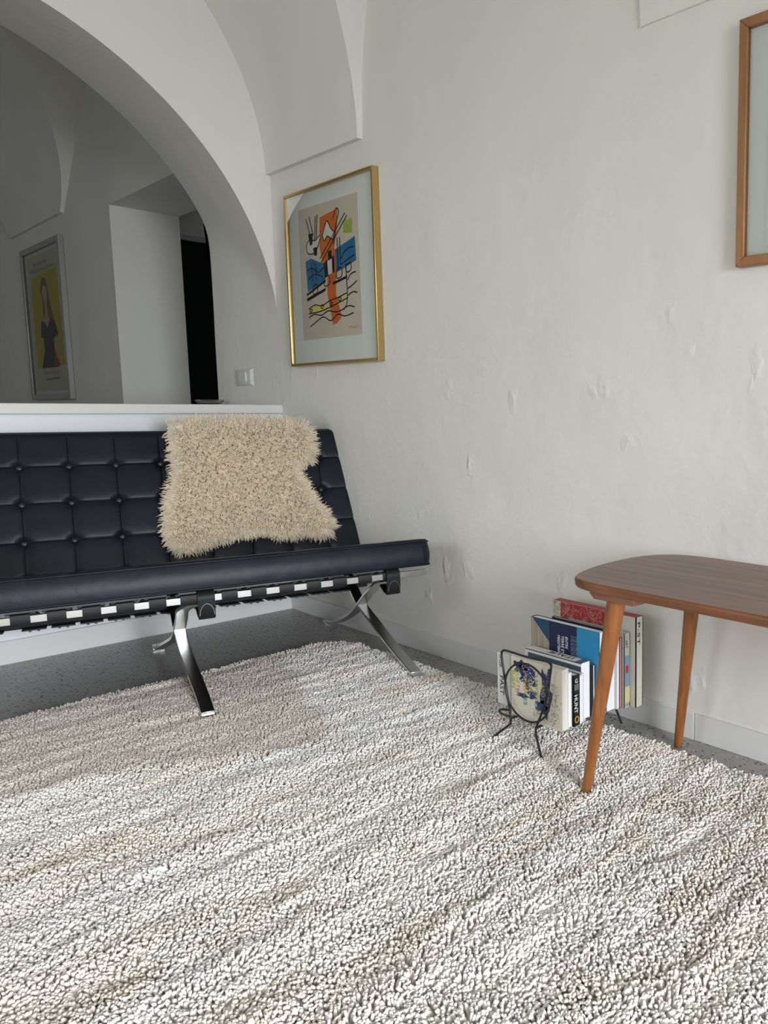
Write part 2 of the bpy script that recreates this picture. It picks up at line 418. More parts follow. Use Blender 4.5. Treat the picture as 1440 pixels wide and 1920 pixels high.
# ------------------------------------------------------------------ rug
def noise2(x, y, seed, n=64):
    """smooth periodic value noise"""
    r = np.random.default_rng(seed).random((n, n))
    xi = np.floor(x).astype(int); yi = np.floor(y).astype(int); fx = x - xi; fy = y - yi
    fx = fx * fx * (3 - 2 * fx); fy = fy * fy * (3 - 2 * fy)
    g = lambda a, b: r[a % n, b % n]
    return (g(xi, yi) * (1 - fx) + g(xi + 1, yi) * fx) * (1 - fy) + (g(xi, yi + 1) * (1 - fx) + g(xi + 1, yi + 1) * fx) * fy

def tufts(name, roots, tips_dir, length, rad, colours, matl, parent, sides=5, bend=None, segs=3, prof=(1.0, 1.12, .95, .35), curl=None):
    """one mesh made of many short bent strands of yarn"""
    n = len(roots); K = segs + 1
    t = tips_dir / np.linalg.norm(tips_dir, axis=1, keepdims=True)
    a = np.cross(t, np.tile([[.3, .5, .8]], (n, 1))); a /= np.linalg.norm(a, axis=1, keepdims=True)
    b = np.cross(t, a)
    if bend is None: bend = np.zeros((n, 3))
    V = np.zeros((n, K, sides, 3), dtype=np.float32)
    for k in range(K):
        q = k / segs
        c = roots + t * (length * q)[:, None] + bend * (q * q)
        if curl is not None:
            cr_, turns, ph = curl
            an = ph + 2 * math.pi * turns * q
            c = c + (a * np.cos(an)[:, None] + b * np.sin(an)[:, None]) * (cr_ * min(1, q * 2))[:, None]
        r = rad * np.interp(q, np.linspace(0, 1, len(prof)), prof)
        for s_ in range(sides):
            th = 2 * math.pi * s_ / sides
            V[:, k, s_] = c + (a * math.cos(th) + b * math.sin(th)) * r[:, None]
    nv = K * sides
    base = (np.arange(n) * nv)[:, None]
    q = []
    for k in range(segs):
        for s_ in range(sides):
            s2 = (s_ + 1) % sides
            q.append([k * sides + s_, k * sides + s2, (k + 1) * sides + s2, (k + 1) * sides + s_])
    q = np.array(q)                                            # quads per tuft
    quads = (base[:, :, None] + q[None]).reshape(-1, 4)
    cap = np.array([segs * sides + s_ for s_ in range(sides)])
    caps = (base + cap[None])
    me = bpy.data.meshes.new(name)
    me.vertices.add(n * nv); me.vertices.foreach_set('co', V.reshape(-1))
    nl = quads.size + caps.size
    me.loops.add(nl); me.loops.foreach_set('vertex_index', np.concatenate([quads.reshape(-1), caps.reshape(-1)]).astype(np.int32))
    npoly = len(quads) + n; me.polygons.add(npoly)
    st = np.concatenate([np.arange(len(quads)) * 4, len(quads) * 4 + np.arange(n) * sides]).astype(np.int32)
    me.polygons.foreach_set('loop_start', st)
    me.update(calc_edges=True)
    me.polygons.foreach_set('use_smooth', np.ones(npoly, dtype=bool))
    ca = me.color_attributes.new('tuft_colour', 'FLOAT_COLOR', 'POINT')
    cc = np.ones((n, nv, 4), dtype=np.float32); cc[:, :, :3] = colours[:, None, :]
    ca.data.foreach_set('color', cc.reshape(-1))
    return link(name, me, matl, parent)

RX1, RY1 = -.14, -.635
RX0, RY0 = -2.75, -4.0
RUG_BASE = .0125
rug = empty('rug', (0, 0, 0), 0, 'large cream shaggy wool rug with beige streaks spread over the terrazzo floor', 'rug')
def rug_edge_x(y): return RX1 + (-(y) - .65) * .012
def rug_inside(x, y):
    xe = rug_edge_x(y); ye = RY1 - .02 * ((-.14 - x) / 1.0); r = .09
    ins = (x < xe) & (y < ye) & (x > RX0) & (y > RY0)
    cxr, cyr = xe - r, ye - r
    corner = (x > cxr) & (y > cyr) & (np.hypot(x - cxr, y - cyr) > r)
    return ins & ~corner
mb = MB()
poly = [(RX0, RY0), (rug_edge_x(RY0) - .012, RY0)]
for k in range(9):
    t = math.pi / 2 * k / 8; poly.append((rug_edge_x(-.72) - .10 + .088 * math.cos(t), RY1 - .10 + .088 * math.sin(t)))
poly += [(RX0, RY1 - .07)]
mb.prism(poly, 'z', 0, RUG_BASE + .0015); mb.build('backing', M['rug_back'], rug, bevel=.006, seg=3)
def sofa_xy(u, w_):
    a = math.radians(15); return (-.175 + u * math.cos(a) + w_ * math.sin(a), -1.135 - u * math.sin(a) + w_ * math.cos(a))
FEET = [(*sofa_xy(-.018, -.02), .035), (*sofa_xy(-.585, -.02), .035), (*sofa_xy(-1.10, -.02), .035), (-.407, -2.052, .016), (-.407, -3.188, .016), (-.352, -1.690, .008), (-.356, -1.862, .008)]
def make_pile():
    X_, Y_, SC = [], [], []
    for sp, fine_zone in ((.0053, True), (.0092, False)):
        gx, gy = np.meshgrid(np.arange(RX0, RX1 + .05, sp), np.arange(RY0, RY1 + .02, sp * 1.08))
        x = gx.ravel(); y = gy.ravel()
        x = x + RNG.normal(0, sp * .33, x.size); y = y + RNG.normal(0, sp * .28, y.size)
        wob = .012 * (noise2(x * 9, y * 9, 5) - .5)
        ok = rug_inside(x + wob, y + wob)
        zone = (x > -1.75) & (y > -2.95)
        ok &= zone if fine_zone else ~zone
        X_.append(x[ok]); Y_.append(y[ok]); SC.append(np.full(int(ok.sum()), 1.0 if fine_zone else 1.8))
    x = np.concatenate(X_); y = np.concatenate(Y_); scl = np.concatenate(SC); n = x.size
    warp = y + .05 * (noise2(x * 1.3, y * 1.3, 8) - .5)
    big = noise2(x * 2.2 + 3, warp * 9, 1); mid = noise2(x * 6, warp * 30, 2); fine = noise2(x * 28, warp * 70, 3)
    clump = noise2(x * 26, y * 34, 4); clump2 = noise2(x * 9, y * 15, 6)
    ridge = noise2(x * 7, warp * 34, 21)
    h = .0085 + .0034 * clump + .0045 * clump2 + .0075 * ridge + .0012 * RNG.random(n)
    for fx_, fy_, fr_ in FEET:
        dd = np.hypot(x - fx_, y - fy_); h *= 1 - .5 * np.clip(1 - (dd - fr_ * .6) / (fr_ * .6), 0, 1)
    # the pile is worn flatter along the edges
    lean = np.stack([(noise2(x * 20, y * 30, 9) - .5) * .9 + (noise2(x * 7, y * 9, 19) - .5) * .5 - .10 + RNG.normal(0, .13, n),
                     (noise2(x * 20 + 9, y * 40, 10) - .5) * .9 - .22 + RNG.normal(0, .13, n), np.ones(n)], 1)
    cream = np.array([.92, .878, .808]); beige = np.array([.74, .65, .55]); pink = np.array([.84, .735, .66]); grey = np.array([.82, .82, .80])
    wbe = np.clip((big * .6 + mid * .4 - .52) * 3.2, 0, 1) * .75
    c = cream[None] * (1 - wbe[:, None]) + (beige if False else pink)[None] * wbe[:, None]
    wg = np.clip((noise2(x * 1.7 + 8, warp * 7 + 2, 12) - .55) * 3, 0, 1) * .6
    c = c * (1 - wg[:, None]) + grey[None] * wg[:, None]
    wb = np.clip((noise2(x * 3.5 + 1, warp * 16 + 5, 14) * .55 + noise2(x * 12, warp * 40, 15) * .45 - .60) * 5, 0, 1) * .7
    c = c * (1 - wb[:, None]) + beige[None] * wb[:, None]
    # a darker, browner field with its pile leaned back, far left quarter
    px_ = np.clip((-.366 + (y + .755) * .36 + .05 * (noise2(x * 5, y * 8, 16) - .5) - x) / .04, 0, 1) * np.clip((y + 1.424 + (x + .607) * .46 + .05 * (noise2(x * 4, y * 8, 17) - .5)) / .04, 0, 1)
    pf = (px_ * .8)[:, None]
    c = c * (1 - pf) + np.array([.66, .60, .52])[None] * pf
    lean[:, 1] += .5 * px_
    c *= (1 + RNG.normal(0, .045, n))[:, None] * (.94 + .10 * fine)[:, None]
    c = np.clip(c, .05, .93)
    roots = np.stack([x, y, np.full(n, RUG_BASE)], 1)
    bend = np.stack([RNG.normal(0, .003, n), RNG.normal(-.001, .003, n), -RNG.random(n) * .003], 1)
    rad = (.0025 + .0007 * RNG.random(n)) * scl
    print('tufts', n)
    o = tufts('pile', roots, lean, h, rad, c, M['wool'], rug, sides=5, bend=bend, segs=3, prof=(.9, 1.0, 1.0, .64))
    tag(o, kind='stuff')
make_pile()

# ------------------------------------------------------------------ sofa
ANG = math.radians(15)
SO = Vector((-.175, -1.135, 0))
sofa = empty('sofa', SO, -ANG, 'black buttoned leather sofa on crossed chrome legs against the low white wall', 'sofa')
# local axes: x = along the sofa towards the right wall, y = depth towards the back, z = up
U1, U0 = .048, -1.235
PITCH = .1255
SEAMS = [-.093 - PITCH * k for k in range(9)]
def tuft_cushion(length, depth, thick, useams, vseams, bulge=.016, edge_r=.022, corner=.035, nu=260, nv=96, bd=.010):
    """returns MB of a tufted pad: local a in [0,length], b in [0,depth], c = out of the face; plus surface function"""
    ub = [0] + useams + [length]; vb = [0] + vseams + [depth]
    def cell(t, bnd):
        for i in range(len(bnd) - 1):
            if t <= bnd[i + 1] or i == len(bnd) - 2:
                return (t - bnd[i]) / (bnd[i + 1] - bnd[i]), i
    def hgt(a, b):
        e0 = min(a, length - a, b, depth - b); fade = min(1, e0 / .03); fade = fade * fade * (3 - 2 * fade)
        fa, ia = cell(a, ub); fb, ib = cell(b, vb)
        def prof(f, first, last):
            if first and f < .5: return 1.0
            if last and f > .5: return 1.0
            return max(0, 1 - abs(2 * f - 1) ** 3.2)
        pa = prof(fa, ia == 0, ia == len(ub) - 2); pb = prof(fb, ib == 0, ib == len(vb) - 2)
        pq = (pa * pb) ** .27; h = bulge * (pq * fade + .55 * (1 - fade))
        for s in useams:
            if abs(a - s) < .05:
                for t in vseams:
                    r2 = (a - s) ** 2 + (b - t) ** 2
                    if r2 < .0025: h -= bd * math.exp(-r2 / .00022)
        e = min(a, length - a, b, depth - b)
        if e < edge_r:
            q = 1 - e / edge_r; h -= edge_r * (1 - math.sqrt(max(0, 1 - q * q)))
        return h
    def rc(a, b):
        r = corner
        ca = min(max(a, r), length - r); cb = min(max(b, r), depth - r)
        da, db = a - ca, b - cb
        if da and db:
            m_ = max(abs(da), abs(db)); L_ = math.hypot(da, db)
            return ca + da * m_ / L_, cb + db * m_ / L_
        return a, b
    # sample lines: dense near seams
    def lines(bnd, n):
        L_ = bnd[-1]; xs = set(np.linspace(0, L_, n))
        for s in bnd[1:-1]:
            for d_ in (-.006, -.003, -.0012, 0, .0012, .003, .006): xs.add(s + d_)
        for d_ in (.001, .003, .006, .01, .015): xs.add(d_); xs.add(L_ - d_)
        return sorted(xs)
    A = lines(ub, nu); B = lines(vb, nv)
    top = []
    for b in B:
        row = []
        for a in A:
            a2, b2 = rc(a, b); row.append((a2, b2, thick + hgt(a, b)))
        top.append(row)
    mb = MB(); mb.grid(top)
    # rim and back
    na, nb = len(A), len(B)
    loop = [top[0][i] for i in range(na)] + [top[j][-1] for j in range(1, nb)] + [top[-1][i] for i in range(na - 2, -1, -1)] + [top[j][0] for j in range(nb - 2, 0, -1)]
    cxm, cym = length / 2, depth / 2
    rows = []
    for q in (0, .06, .25, .5, .75, .94, 1.0):
        bul = .006 * math.sin(math.pi * q)
        row = []
        for (a, b, c) in loop:
            da = -1 if a < 1e-6 else (1 if a > length - 1e-6 else 0); db = -1 if b < 1e-6 else (1 if b > depth - 1e-6 else 0)
            row.append((a + da * bul, b + db * bul, c * (1 - q) + 0 * q))
        row.append(row[0]); rows.append(row)
    mb.grid(rows)
    bot = [[(*rc(a, b), 0) for a in A] for b in B]
    mb.add([p for p in [rows[-1][i] for i in range(len(loop))]], [tuple(range(len(loop)))])
    return mb, hgt, loop

def to_local(mb, Mx):
    mb.v = [tuple(Mx @ Vector(p)) for p in mb.v]; return mb

# seat cushion: tilts down towards the back
slope = math.atan(.175)
LEN = U1 - U0
ua = [s - U0 for s in SEAMS][::-1]
mb, hg, loop = tuft_cushion(LEN, .60, .078, ua, [.12, .24, .36, .48], bulge=.005, edge_r=.008, corner=.02, nv=60, bd=.006)
# front top edge at local (y=0, z=.441)
Mseat = Matrix.Translation((U0, 0, .350)) @ Matrix.Rotation(-slope, 4, 'X')
to_local(mb, Mseat); mb.v = [v for v in mb.v]
seat = mb.build('seat_cushion', M['leather'], sofa, smooth=True, angle=70)
bm_ = bmesh.new(); bm_.from_mesh(seat.data); bmesh.ops.remove_doubles(bm_, verts=bm_.verts, dist=.0002); bmesh.ops.recalc_face_normals(bm_, faces=bm_.faces); bm_.to_mesh(seat.data); bm_.free()
seat.data.polygons.foreach_set('use_smooth', [True] * len(seat.data.polygons)); seat.data.set_sharp_from_angle(angle=math.radians(75))
# piping round the seat: upper and lower edges
mb = MB()
for c, o_ in ((.0735, 0), (.004, .001)):
    pts = []; r = .02
    for (cx_, cy_, a0) in ((LEN - r, r, -90), (LEN - r, .60 - r, 0), (r, .60 - r, 90), (r, r, 180)):
        for k in range(7):
            t = math.radians(a0 + 15 * k); pts.append(Mseat @ Vector((cx_ + (r + .001) * math.cos(t), cy_ + (r + .001) * math.sin(t), c)))
    mb.tube(pts, .0028, 8, closed=True)
mb.build('piping', M['leather'], seat, smooth=True)
# back cushion: reclines
vb_sl = math.hypot(1, .37); BL = (.757 - .27) * vb_sl
rows_z = [.425, .538, .649]
vs = [(z - .27) * vb_sl for z in rows_z]
vs = [vs[0] - .119] + vs
mb, hb, loop = tuft_cushion(LEN, BL, .085, ua, vs, bulge=.0075, edge_r=.022, corner=.04, bd=.012)
lean = math.atan(.37)
# a -> local x, b -> up the slope, c -> towards the sitter
ex = Vector((1, 0, 0)); eb = Vector((0, .37, 1)).normalized(); ec = ex.cross(eb)      # ec points to the front (-y) and up
org = Vector((U0, .62 + .37 * (.27 - .347), .27)) - ec * .098
Mback = Matrix(((ex.x, eb.x, ec.x, org.x), (ex.y, eb.y, ec.y, org.y), (ex.z, eb.z, ec.z, org.z), (0, 0, 0, 1)))
to_local(mb, Mback)
back = mb.build('back_cushion', M['leather'], sofa, smooth=True, angle=70)
bm_ = bmesh.new(); bm_.from_mesh(back.data); bmesh.ops.remove_doubles(bm_, verts=bm_.verts, dist=.0002); bmesh.ops.recalc_face_normals(bm_, faces=bm_.faces); bm_.to_mesh(back.data); bm_.free()
back.data.polygons.foreach_set('use_smooth', [True] * len(back.data.polygons)); back.data.set_sharp_from_angle(angle=math.radians(75))
mb = MB()
for s in ua:
    for d_ in (-.0016, .0016):
        mb.tube([Mback @ Vector((s + d_, b, .085 + hb(s, b) + .0014)) for b in np.linspace(.012, BL - .012, 90)], .0017, 6)
for t in vs:
    for d_ in (-.0016, .0016):
        mb.tube([Mback @ Vector((a, t + d_, .085 + hb(a, t) + .0014)) for a in np.linspace(.012, LEN - .012, 240)], .0017, 6)
r = .04
pts = []
for (cx_, cy_, a0) in ((LEN - r, r, -90), (LEN - r, BL - r, 0), (r, BL - r, 90), (r, r, 180)):
    for k in range(7):
        t = math.radians(a0 + 15 * k); pts.append(Mback @ Vector((cx_ + (r + .001) * math.cos(t), cy_ + (r + .001) * math.sin(t), .068)))
mb.tube(pts, .0028, 8, closed=True)
mb.build('piping', M['leather'], back, smooth=True)
def button_mesh():
    mb = MB(); P = []
    for i in range(7):
        ph = math.pi / 2 * i / 6; P.append([(.0085 * math.sin(ph) * math.cos(2 * math.pi * k / 16), .0085 * math.sin(ph) * math.sin(2 * math.pi * k / 16), .0052 * math.cos(ph)) for k in range(17)])
    mb.grid(P); return mb
bme = None
for s in ua:
    for t in vs:
        p = Mback @ Vector((s, t, .085 + hb(s, t) + .0035))
        if bme is None:
            o = button_mesh().build('button', mat('button_leather', (.02, .022, .028), .35, spec=.5), back, smooth=True); bme = o.data
        else:
            o = bpy.data.objects.new('button', bme); COL.objects.link(o); o.parent = back
        o.matrix_local = Matrix.Translation(p) @ Mback.to_3x3().to_4x4()

# steel X frames
def xframe(u_foot, u_cross, u_rear, u_top):
    fr = empty('cross_frame'); fr.parent = sofa
    z0 = .024
    A = [(u_foot, -.02, z0), (u_foot, .08, .040), (u_foot - .005, .20, .068), (u_foot - .012, .32, .105), (u_cross, .43, .152), (u_cross, .53, .20), (u_cross, .64, .256), (u_cross, .74, .322), (u_cross, .83, .43), (u_cross, .885, .56), (u_cross, .93, .70)]
    Bp = [(u_rear, .80, .010), (u_rear, .70, .030), (u_rear, .60, .062), (u_cross - .004, .51, .105), (u_cross, .43, .152), (u_cross, .34, .205), (u_cross - .004, .24, .252), (u_top, .13, .288), (u_top, .02, .316)]
    mb = MB(); mb.ribbon(spline(A, 8), (1, 0, 0), .033, .011)
    mb.box(u_foot - .018, u_foot + .018, -.050, -.008, .016, .024); mb.build('front_leg', M['steel'], fr, bevel=.0015)
    mb = MB(); mb.ribbon(spline(Bp, 8), (1, 0, 0), .033, .011)
    mb.box(u_rear - .018, u_rear + .018, .79, .83, .0, .012); mb.build('rear_leg', M['steel'], fr, bevel=.0015)
    return fr
xframe(-.018, -.045, -.065, -.07)
xframe(-.585, -.60, -.635, -.59)
xframe(-1.10, -1.12, -1.14, -1.11)
# rails
mb = MB(); mb.box(-1.21, .028, -.010, .000, .322, .340); mb.build('front_rail', M['steel'], sofa, bevel=.001)
mb = MB(); mb.box(-1.21, .028, .575, .585, .188, .206); rr_ = mb.build('rear_rail', M['steel'], sofa, bevel=.001)
mb = MB(); mb.box(-1.20, .02, .568, .592, .180, .212); mb.build('leather_sleeve', M['leather_strap'], rr_, bevel=.003)
mb = MB(); mb.box(-1.21, .028, .915, .925, .69, .708); mb.build('back_rail', M['steel'], sofa, bevel=.001)
# leather belts of the seat, each wrapped round the front and rear rails
cents = [-.515 + .0715 * k for k in range(7)] + [-.611 - .0697 * k for k in range(6)] + [-1.06 - .0, -1.17]
smesh = None
for cu in sorted(cents):
    if smesh is None:
        mb = MB(); L_ = []
        mb.ribbon([(0, .0, .3435), (0, -.011, .3425), (0, -.0135, .331), (0, -.011, .3195), (0, .0, .318), (0, .02, .312)], (1, 0, 0), .038, .003)
        mb.ribbon([(0, .0, .345), (0, .15, .312), (0, .3, .272), (0, .45, .236), (0, .585, .211), (0, .593, .197), (0, .585, .184), (0, .56, .183), (0, .50, .19)], (1, 0, 0), .058, .004)
        mb.ribbon([(0, .02, .314), (0, .09, .306)], (1, 0, 0), .036, .004)
        o = mb.build('seat_strap', M['leather_strap'], sofa, smooth=True, angle=50); smesh = o.data
        stud = MB(); stud.tube([(0, .505, .1865), (0, .505, .1835)], .004, 10); so_ = stud.build('snap_stud', M['steel'], o)
        o.location.x = cu; studme = so_.data; so_.location.x = .010
        s2 = bpy.data.objects.new('snap_stud', studme); COL.objects.link(s2); s2.parent = o; s2.location = (-.010, 0, 0)
    else:
        o = bpy.data.objects.new('seat_strap', smesh); COL.objects.link(o); o.parent = sofa; o.location.x = cu
        for dx in (.010, -.010):
            s2 = bpy.data.objects.new('snap_stud', studme); COL.objects.link(s2); s2.parent = o; s2.location = (dx, 0, 0)
# saddle leather ties over the frame ends, with stitched tongue
def tie(u):
    mb = MB()
    mb.ribbon(spline([(u, .03, .348), (u, -.008, .349), (u, -.0205, .340), (u, -.0215, .322), (u, -.020, .300), (u, -.016, .280)], 4), (1, 0, 0), .040, .005)
    mb.ribbon([(u, -.014, .279), (u, .015, .282), (u, .05, .296)], (1, 0, 0), .038, .004)
    o = mb.build('leather_tie', M['leather_strap'], sofa, smooth=True, angle=50)
    st = MB(); pts = [Vector((u + .017 * math.cos(t), -.0258, .290 + .030 * math.sin(t))) for t in np.linspace(0, math.pi, 15)]
    st.tube(pts, .0005, 5); st.build('stitching', M['steel'], o)
tie(-.078); tie(-.572); tie(-1.03)

# ------------------------------------------------------------------ sheepskin over the sofa back
def sheepskin():
    root = empty('sheepskin', SO + Matrix.Rotation(-ANG, 4, 'Z').to_3x3() @ Vector((-.35, .66, .60)), -ANG,
                 'curly cream sheepskin throw draped over the back of the black sofa', 'throw')
    off = Vector((-.35, .66, .60))
    out = [(-.565, .755), (-.535, .764), (-.475, .768), (-.393, .768), (-.308, .768), (-.221, .764), (-.150, .760), (-.125, .748), (-.118, .702), (-.122, .655), (-.145, .633), (-.178, .625), (-.188, .600), (-.170, .560), (-.152, .514), (-.123, .462), (-.097, .430), (-.088, .388), (-.105, .375), (-.147, .385), (-.191, .396), (-.237, .380), (-.279, .398), (-.32, .410), (-.388, .403), (-.453, .395), (-.503, .380), (-.555, .366), (-.576, .375), (-.588, .400), (-.592, .441), (-.582, .507), (-.562, .566), (-.543, .608), (-.553, .643), (-.546, .686), (-.548, .739)]
    P = np.array(out)
    def inside(x, z):
        c = np.zeros(x.shape, bool); n = len(P); j = n - 1
        for i in range(n):
            xi, zi = P[i]; xj, zj = P[j]
            cond = ((zi > z) != (zj > z)) & (x < (xj - xi) * (z - zi) / (zj - zi + 1e-12) + xi); c ^= cond; j = i
        return c
    def edged(x, z):
        d = np.full(x.shape, 9.0); ox = np.zeros(x.shape); oz = np.zeros(x.shape); n = len(P)
        for i in range(n):
            a = P[i]; b = P[(i + 1) % n]; ab = b - a; t = np.clip(((x - a[0]) * ab[0] + (z - a[1]) * ab[1]) / (ab @ ab), 0, 1)
            qx = a[0] + ab[0] * t; qz = a[1] + ab[1] * t; dd = np.hypot(x - qx, z - qz); m_ = dd < d
            d = np.where(m_, dd, d); ox = np.where(m_, qx - x, ox); oz = np.where(m_, qz - z, oz)
        nn = np.hypot(ox, oz) + 1e-9
        return d, ox / nn, oz / nn
    def surf(u, z, c):
        """point c above the back cushion face at height z"""
        z = np.asarray(z, float); y = .62 + .37 * (z - .347)
        n_ = np.array([0, -1, .37]) / math.hypot(1, .37)
        return np.stack([u - off.x, y + n_[1] * c - off.y, z + n_[2] * c - off.z], -1)
    # hide: a thin closed sheet
    step = .012; xs = np.arange(-.62, -.06, step); zs = np.arange(.35, .79, step)
    bm = bmesh.new(); vid = {}
    X_, Z_ = np.meshgrid(xs, zs, indexing='ij'); ins = inside(X_ + step / 2, Z_ + step / 2)
    def gv(i, j):
        if (i, j) not in vid:
            vid[(i, j)] = bm.verts.new(surf(xs[i], zs[j], .022 if zs[j] < .74 else .022 + .0 * zs[j]))
        return vid[(i, j)]
    for i in range(len(xs) - 1):
        for j in range(len(zs) - 1):
            if ins[i, j]: bm.faces.new([gv(i, j), gv(i + 1, j), gv(i + 1, j + 1), gv(i, j + 1)])
    # short flap folded backwards over the top of the cushion
    topz = .757
    bmesh.ops.smooth_vert(bm, verts=bm.verts, factor=.5)
    me = bpy.data.meshes.new('hide'); bm.to_mesh(me); bm.free()
    o = link('hide', me, M['hide'], root); so = o.modifiers.new('thick', 'SOLIDIFY'); so.thickness = .004; so.offset = 0
    mb = MB(); fl = []
    for u in np.linspace(-.54, -.14, 20):
        fl.append([(u - off.x, .62 + .37 * (.76 - .347) + dy - off.y, .772 + dz - off.z) for dy, dz in ((-.020, -.004), (.0, .008), (.03, .010), (.07, .006), (.10, -.01), (.112, -.04))])
    mb.grid(fl); f = mb.build('rear_flap', M['hide'], root, smooth=True); so = f.modifiers.new('thick', 'SOLIDIFY'); so.thickness = .004
    mb = MB(); a = surf(np.array([-.560, -.532, -.530, -.556]), np.array([.372, .368, .350, .353]), .024)
    b = a + np.array([0, -.003, 0]); mb.add(list(a) + list(b), [(0, 1, 2, 3), (7, 6, 5, 4), (0, 4, 5, 1), (1, 5, 6, 2), (2, 6, 7, 3), (3, 7, 4, 0)])
    mb.build('hide_tab', M['hide'], root)
    # curly locks
    n = 19000; x = RNG.uniform(-.62, -.05, n); z = RNG.uniform(.34, .80, n); k = inside(x, z); x = x[k]; z = z[k]; n = x.size
    d, ox, oz = edged(x, z)
    e = np.clip(1 - d / .055, 0, 1)
    # clumps: hairs gather towards random cell centres
    cs = .012
    gi = np.round(x / cs); gj = np.round(z / cs)
    h1 = np.modf(np.sin(gi * 12.9898 + gj * 78.233) * 43758.5453)[0]; h2 = np.modf(np.sin(gi * 39.346 + gj * 11.135) * 24634.6345)[0]
    cx = (gi + .6 * h1) * cs; cz = (gj + .6 * h2) * cs
    nrm = np.array([0, -1, .37]) / math.hypot(1, .37); upv = np.array([0, .37, 1]) / math.hypot(1, .37)
    out_dir = np.stack([ox, oz * upv[1], oz * upv[2]], -1)
    pull = np.stack([cx - x, (cz - z) * upv[1], (cz - z) * upv[2]], -1)
    root_p = surf(x, z, .024)
    L_ = .019 + .006 * RNG.random(n) + .016 * e ** 2
    fall = np.array([0, 0, -.35])
    direc = nrm[None] * (1 - .72 * e)[:, None] + out_dir * (1.15 * e)[:, None] + pull / .016 * 1.0 * (1 - e)[:, None] + fall[None] * .4 + RNG.normal(0, .16, (n, 3))
    bend = RNG.normal(0, .003, (n, 3)) + np.array([0, 0, -.003])[None] * (.4 + e)[:, None] + pull * .35 * (1 - e)[:, None]
    hv = np.modf(np.abs(np.sin(gi * 3.7 + gj * 9.1) * 991.3))[0]
    col = np.array([.84, .70, .51])[None] * (.86 + .16 * hv)[:, None] * (1 + RNG.normal(0, .05, n))[:, None]
    col = col * (1 - .5 * e[:, None]) + np.array([.88, .77, .58])[None] * (.5 * e[:, None])
    ph = 6.28 * np.modf(np.abs(np.sin(gi * 5.1 + gj * 2.3) * 313.7))[0] + RNG.normal(0, .35, n)
    o1 = tufts('fleece', root_p, direc, L_, .0017 + .0006 * RNG.random(n) - .0009 * e, np.clip(col, 0, .92), M['fleece'], root, sides=4, bend=bend, segs=8, prof=(1.3, 1.3, 1.2, 1.1, .5),
               curl=(.0042 * (1 - .75 * e), 1.15 + .5 * RNG.random(n), ph))
    tag(o1, kind='stuff')
    # long fringe round the rim
    seg = []; n2 = 9000
    per = np.array([np.hypot(*(P[(i + 1) % len(P)] - P[i])) for i in range(len(P))]); pick = RNG.choice(len(P), n2, p=per / per.sum()); t = RNG.random(n2)
    q = P[pick] * (1 - t)[:, None] + P[(pick + 1) % len(P)] * t[:, None]
    tan = P[(pick + 1) % len(P)] - P[pick]; tan /= np.linalg.norm(tan, axis=1, keepdims=True); nn = np.stack([tan[:, 1], -tan[:, 0]], 1)
    test = inside(q[:, 0] + nn[:, 0] * .004, q[:, 1] + nn[:, 1] * .004); nn[test] *= -1
    q = q - nn * (RNG.random(n2) * .012)[:, None]
    clv = noise2(q[:, 0] * 90, q[:, 1] * 90, 41) - .5; clw = noise2(q[:, 0] * 90 + 7, q[:, 1] * 90, 42) - .5
    od = np.stack([nn[:, 0] + clv * 1.0, nn[:, 1] * upv[1], nn[:, 1] * upv[2] + clw * .8], -1)
    direc = od + nrm[None] * (.15 + .5 * RNG.random(n2))[:, None] + RNG.normal(0, .12, (n2, 3)) + np.array([0, 0, -.2])
    bend = np.stack([RNG.normal(0, .003, n2), -RNG.random(n2) * .002, -.006 - RNG.random(n2) * .004], 1)
    col = np.array([.86, .79, .64])[None] * (1 + RNG.normal(0, .06, n2))[:, None]
    o2 = tufts('fringe', surf(q[:, 0], q[:, 1], .026), direc, .016 + .013 * RNG.random(n2), .0005 + .0004 * RNG.random(n2), np.clip(col, 0, .92), M['fleece'], root, sides=3, bend=bend, segs=4, prof=(1.2, 1.1, 1, .8, .3))
    tag(o2, kind='stuff')
sheepskin()

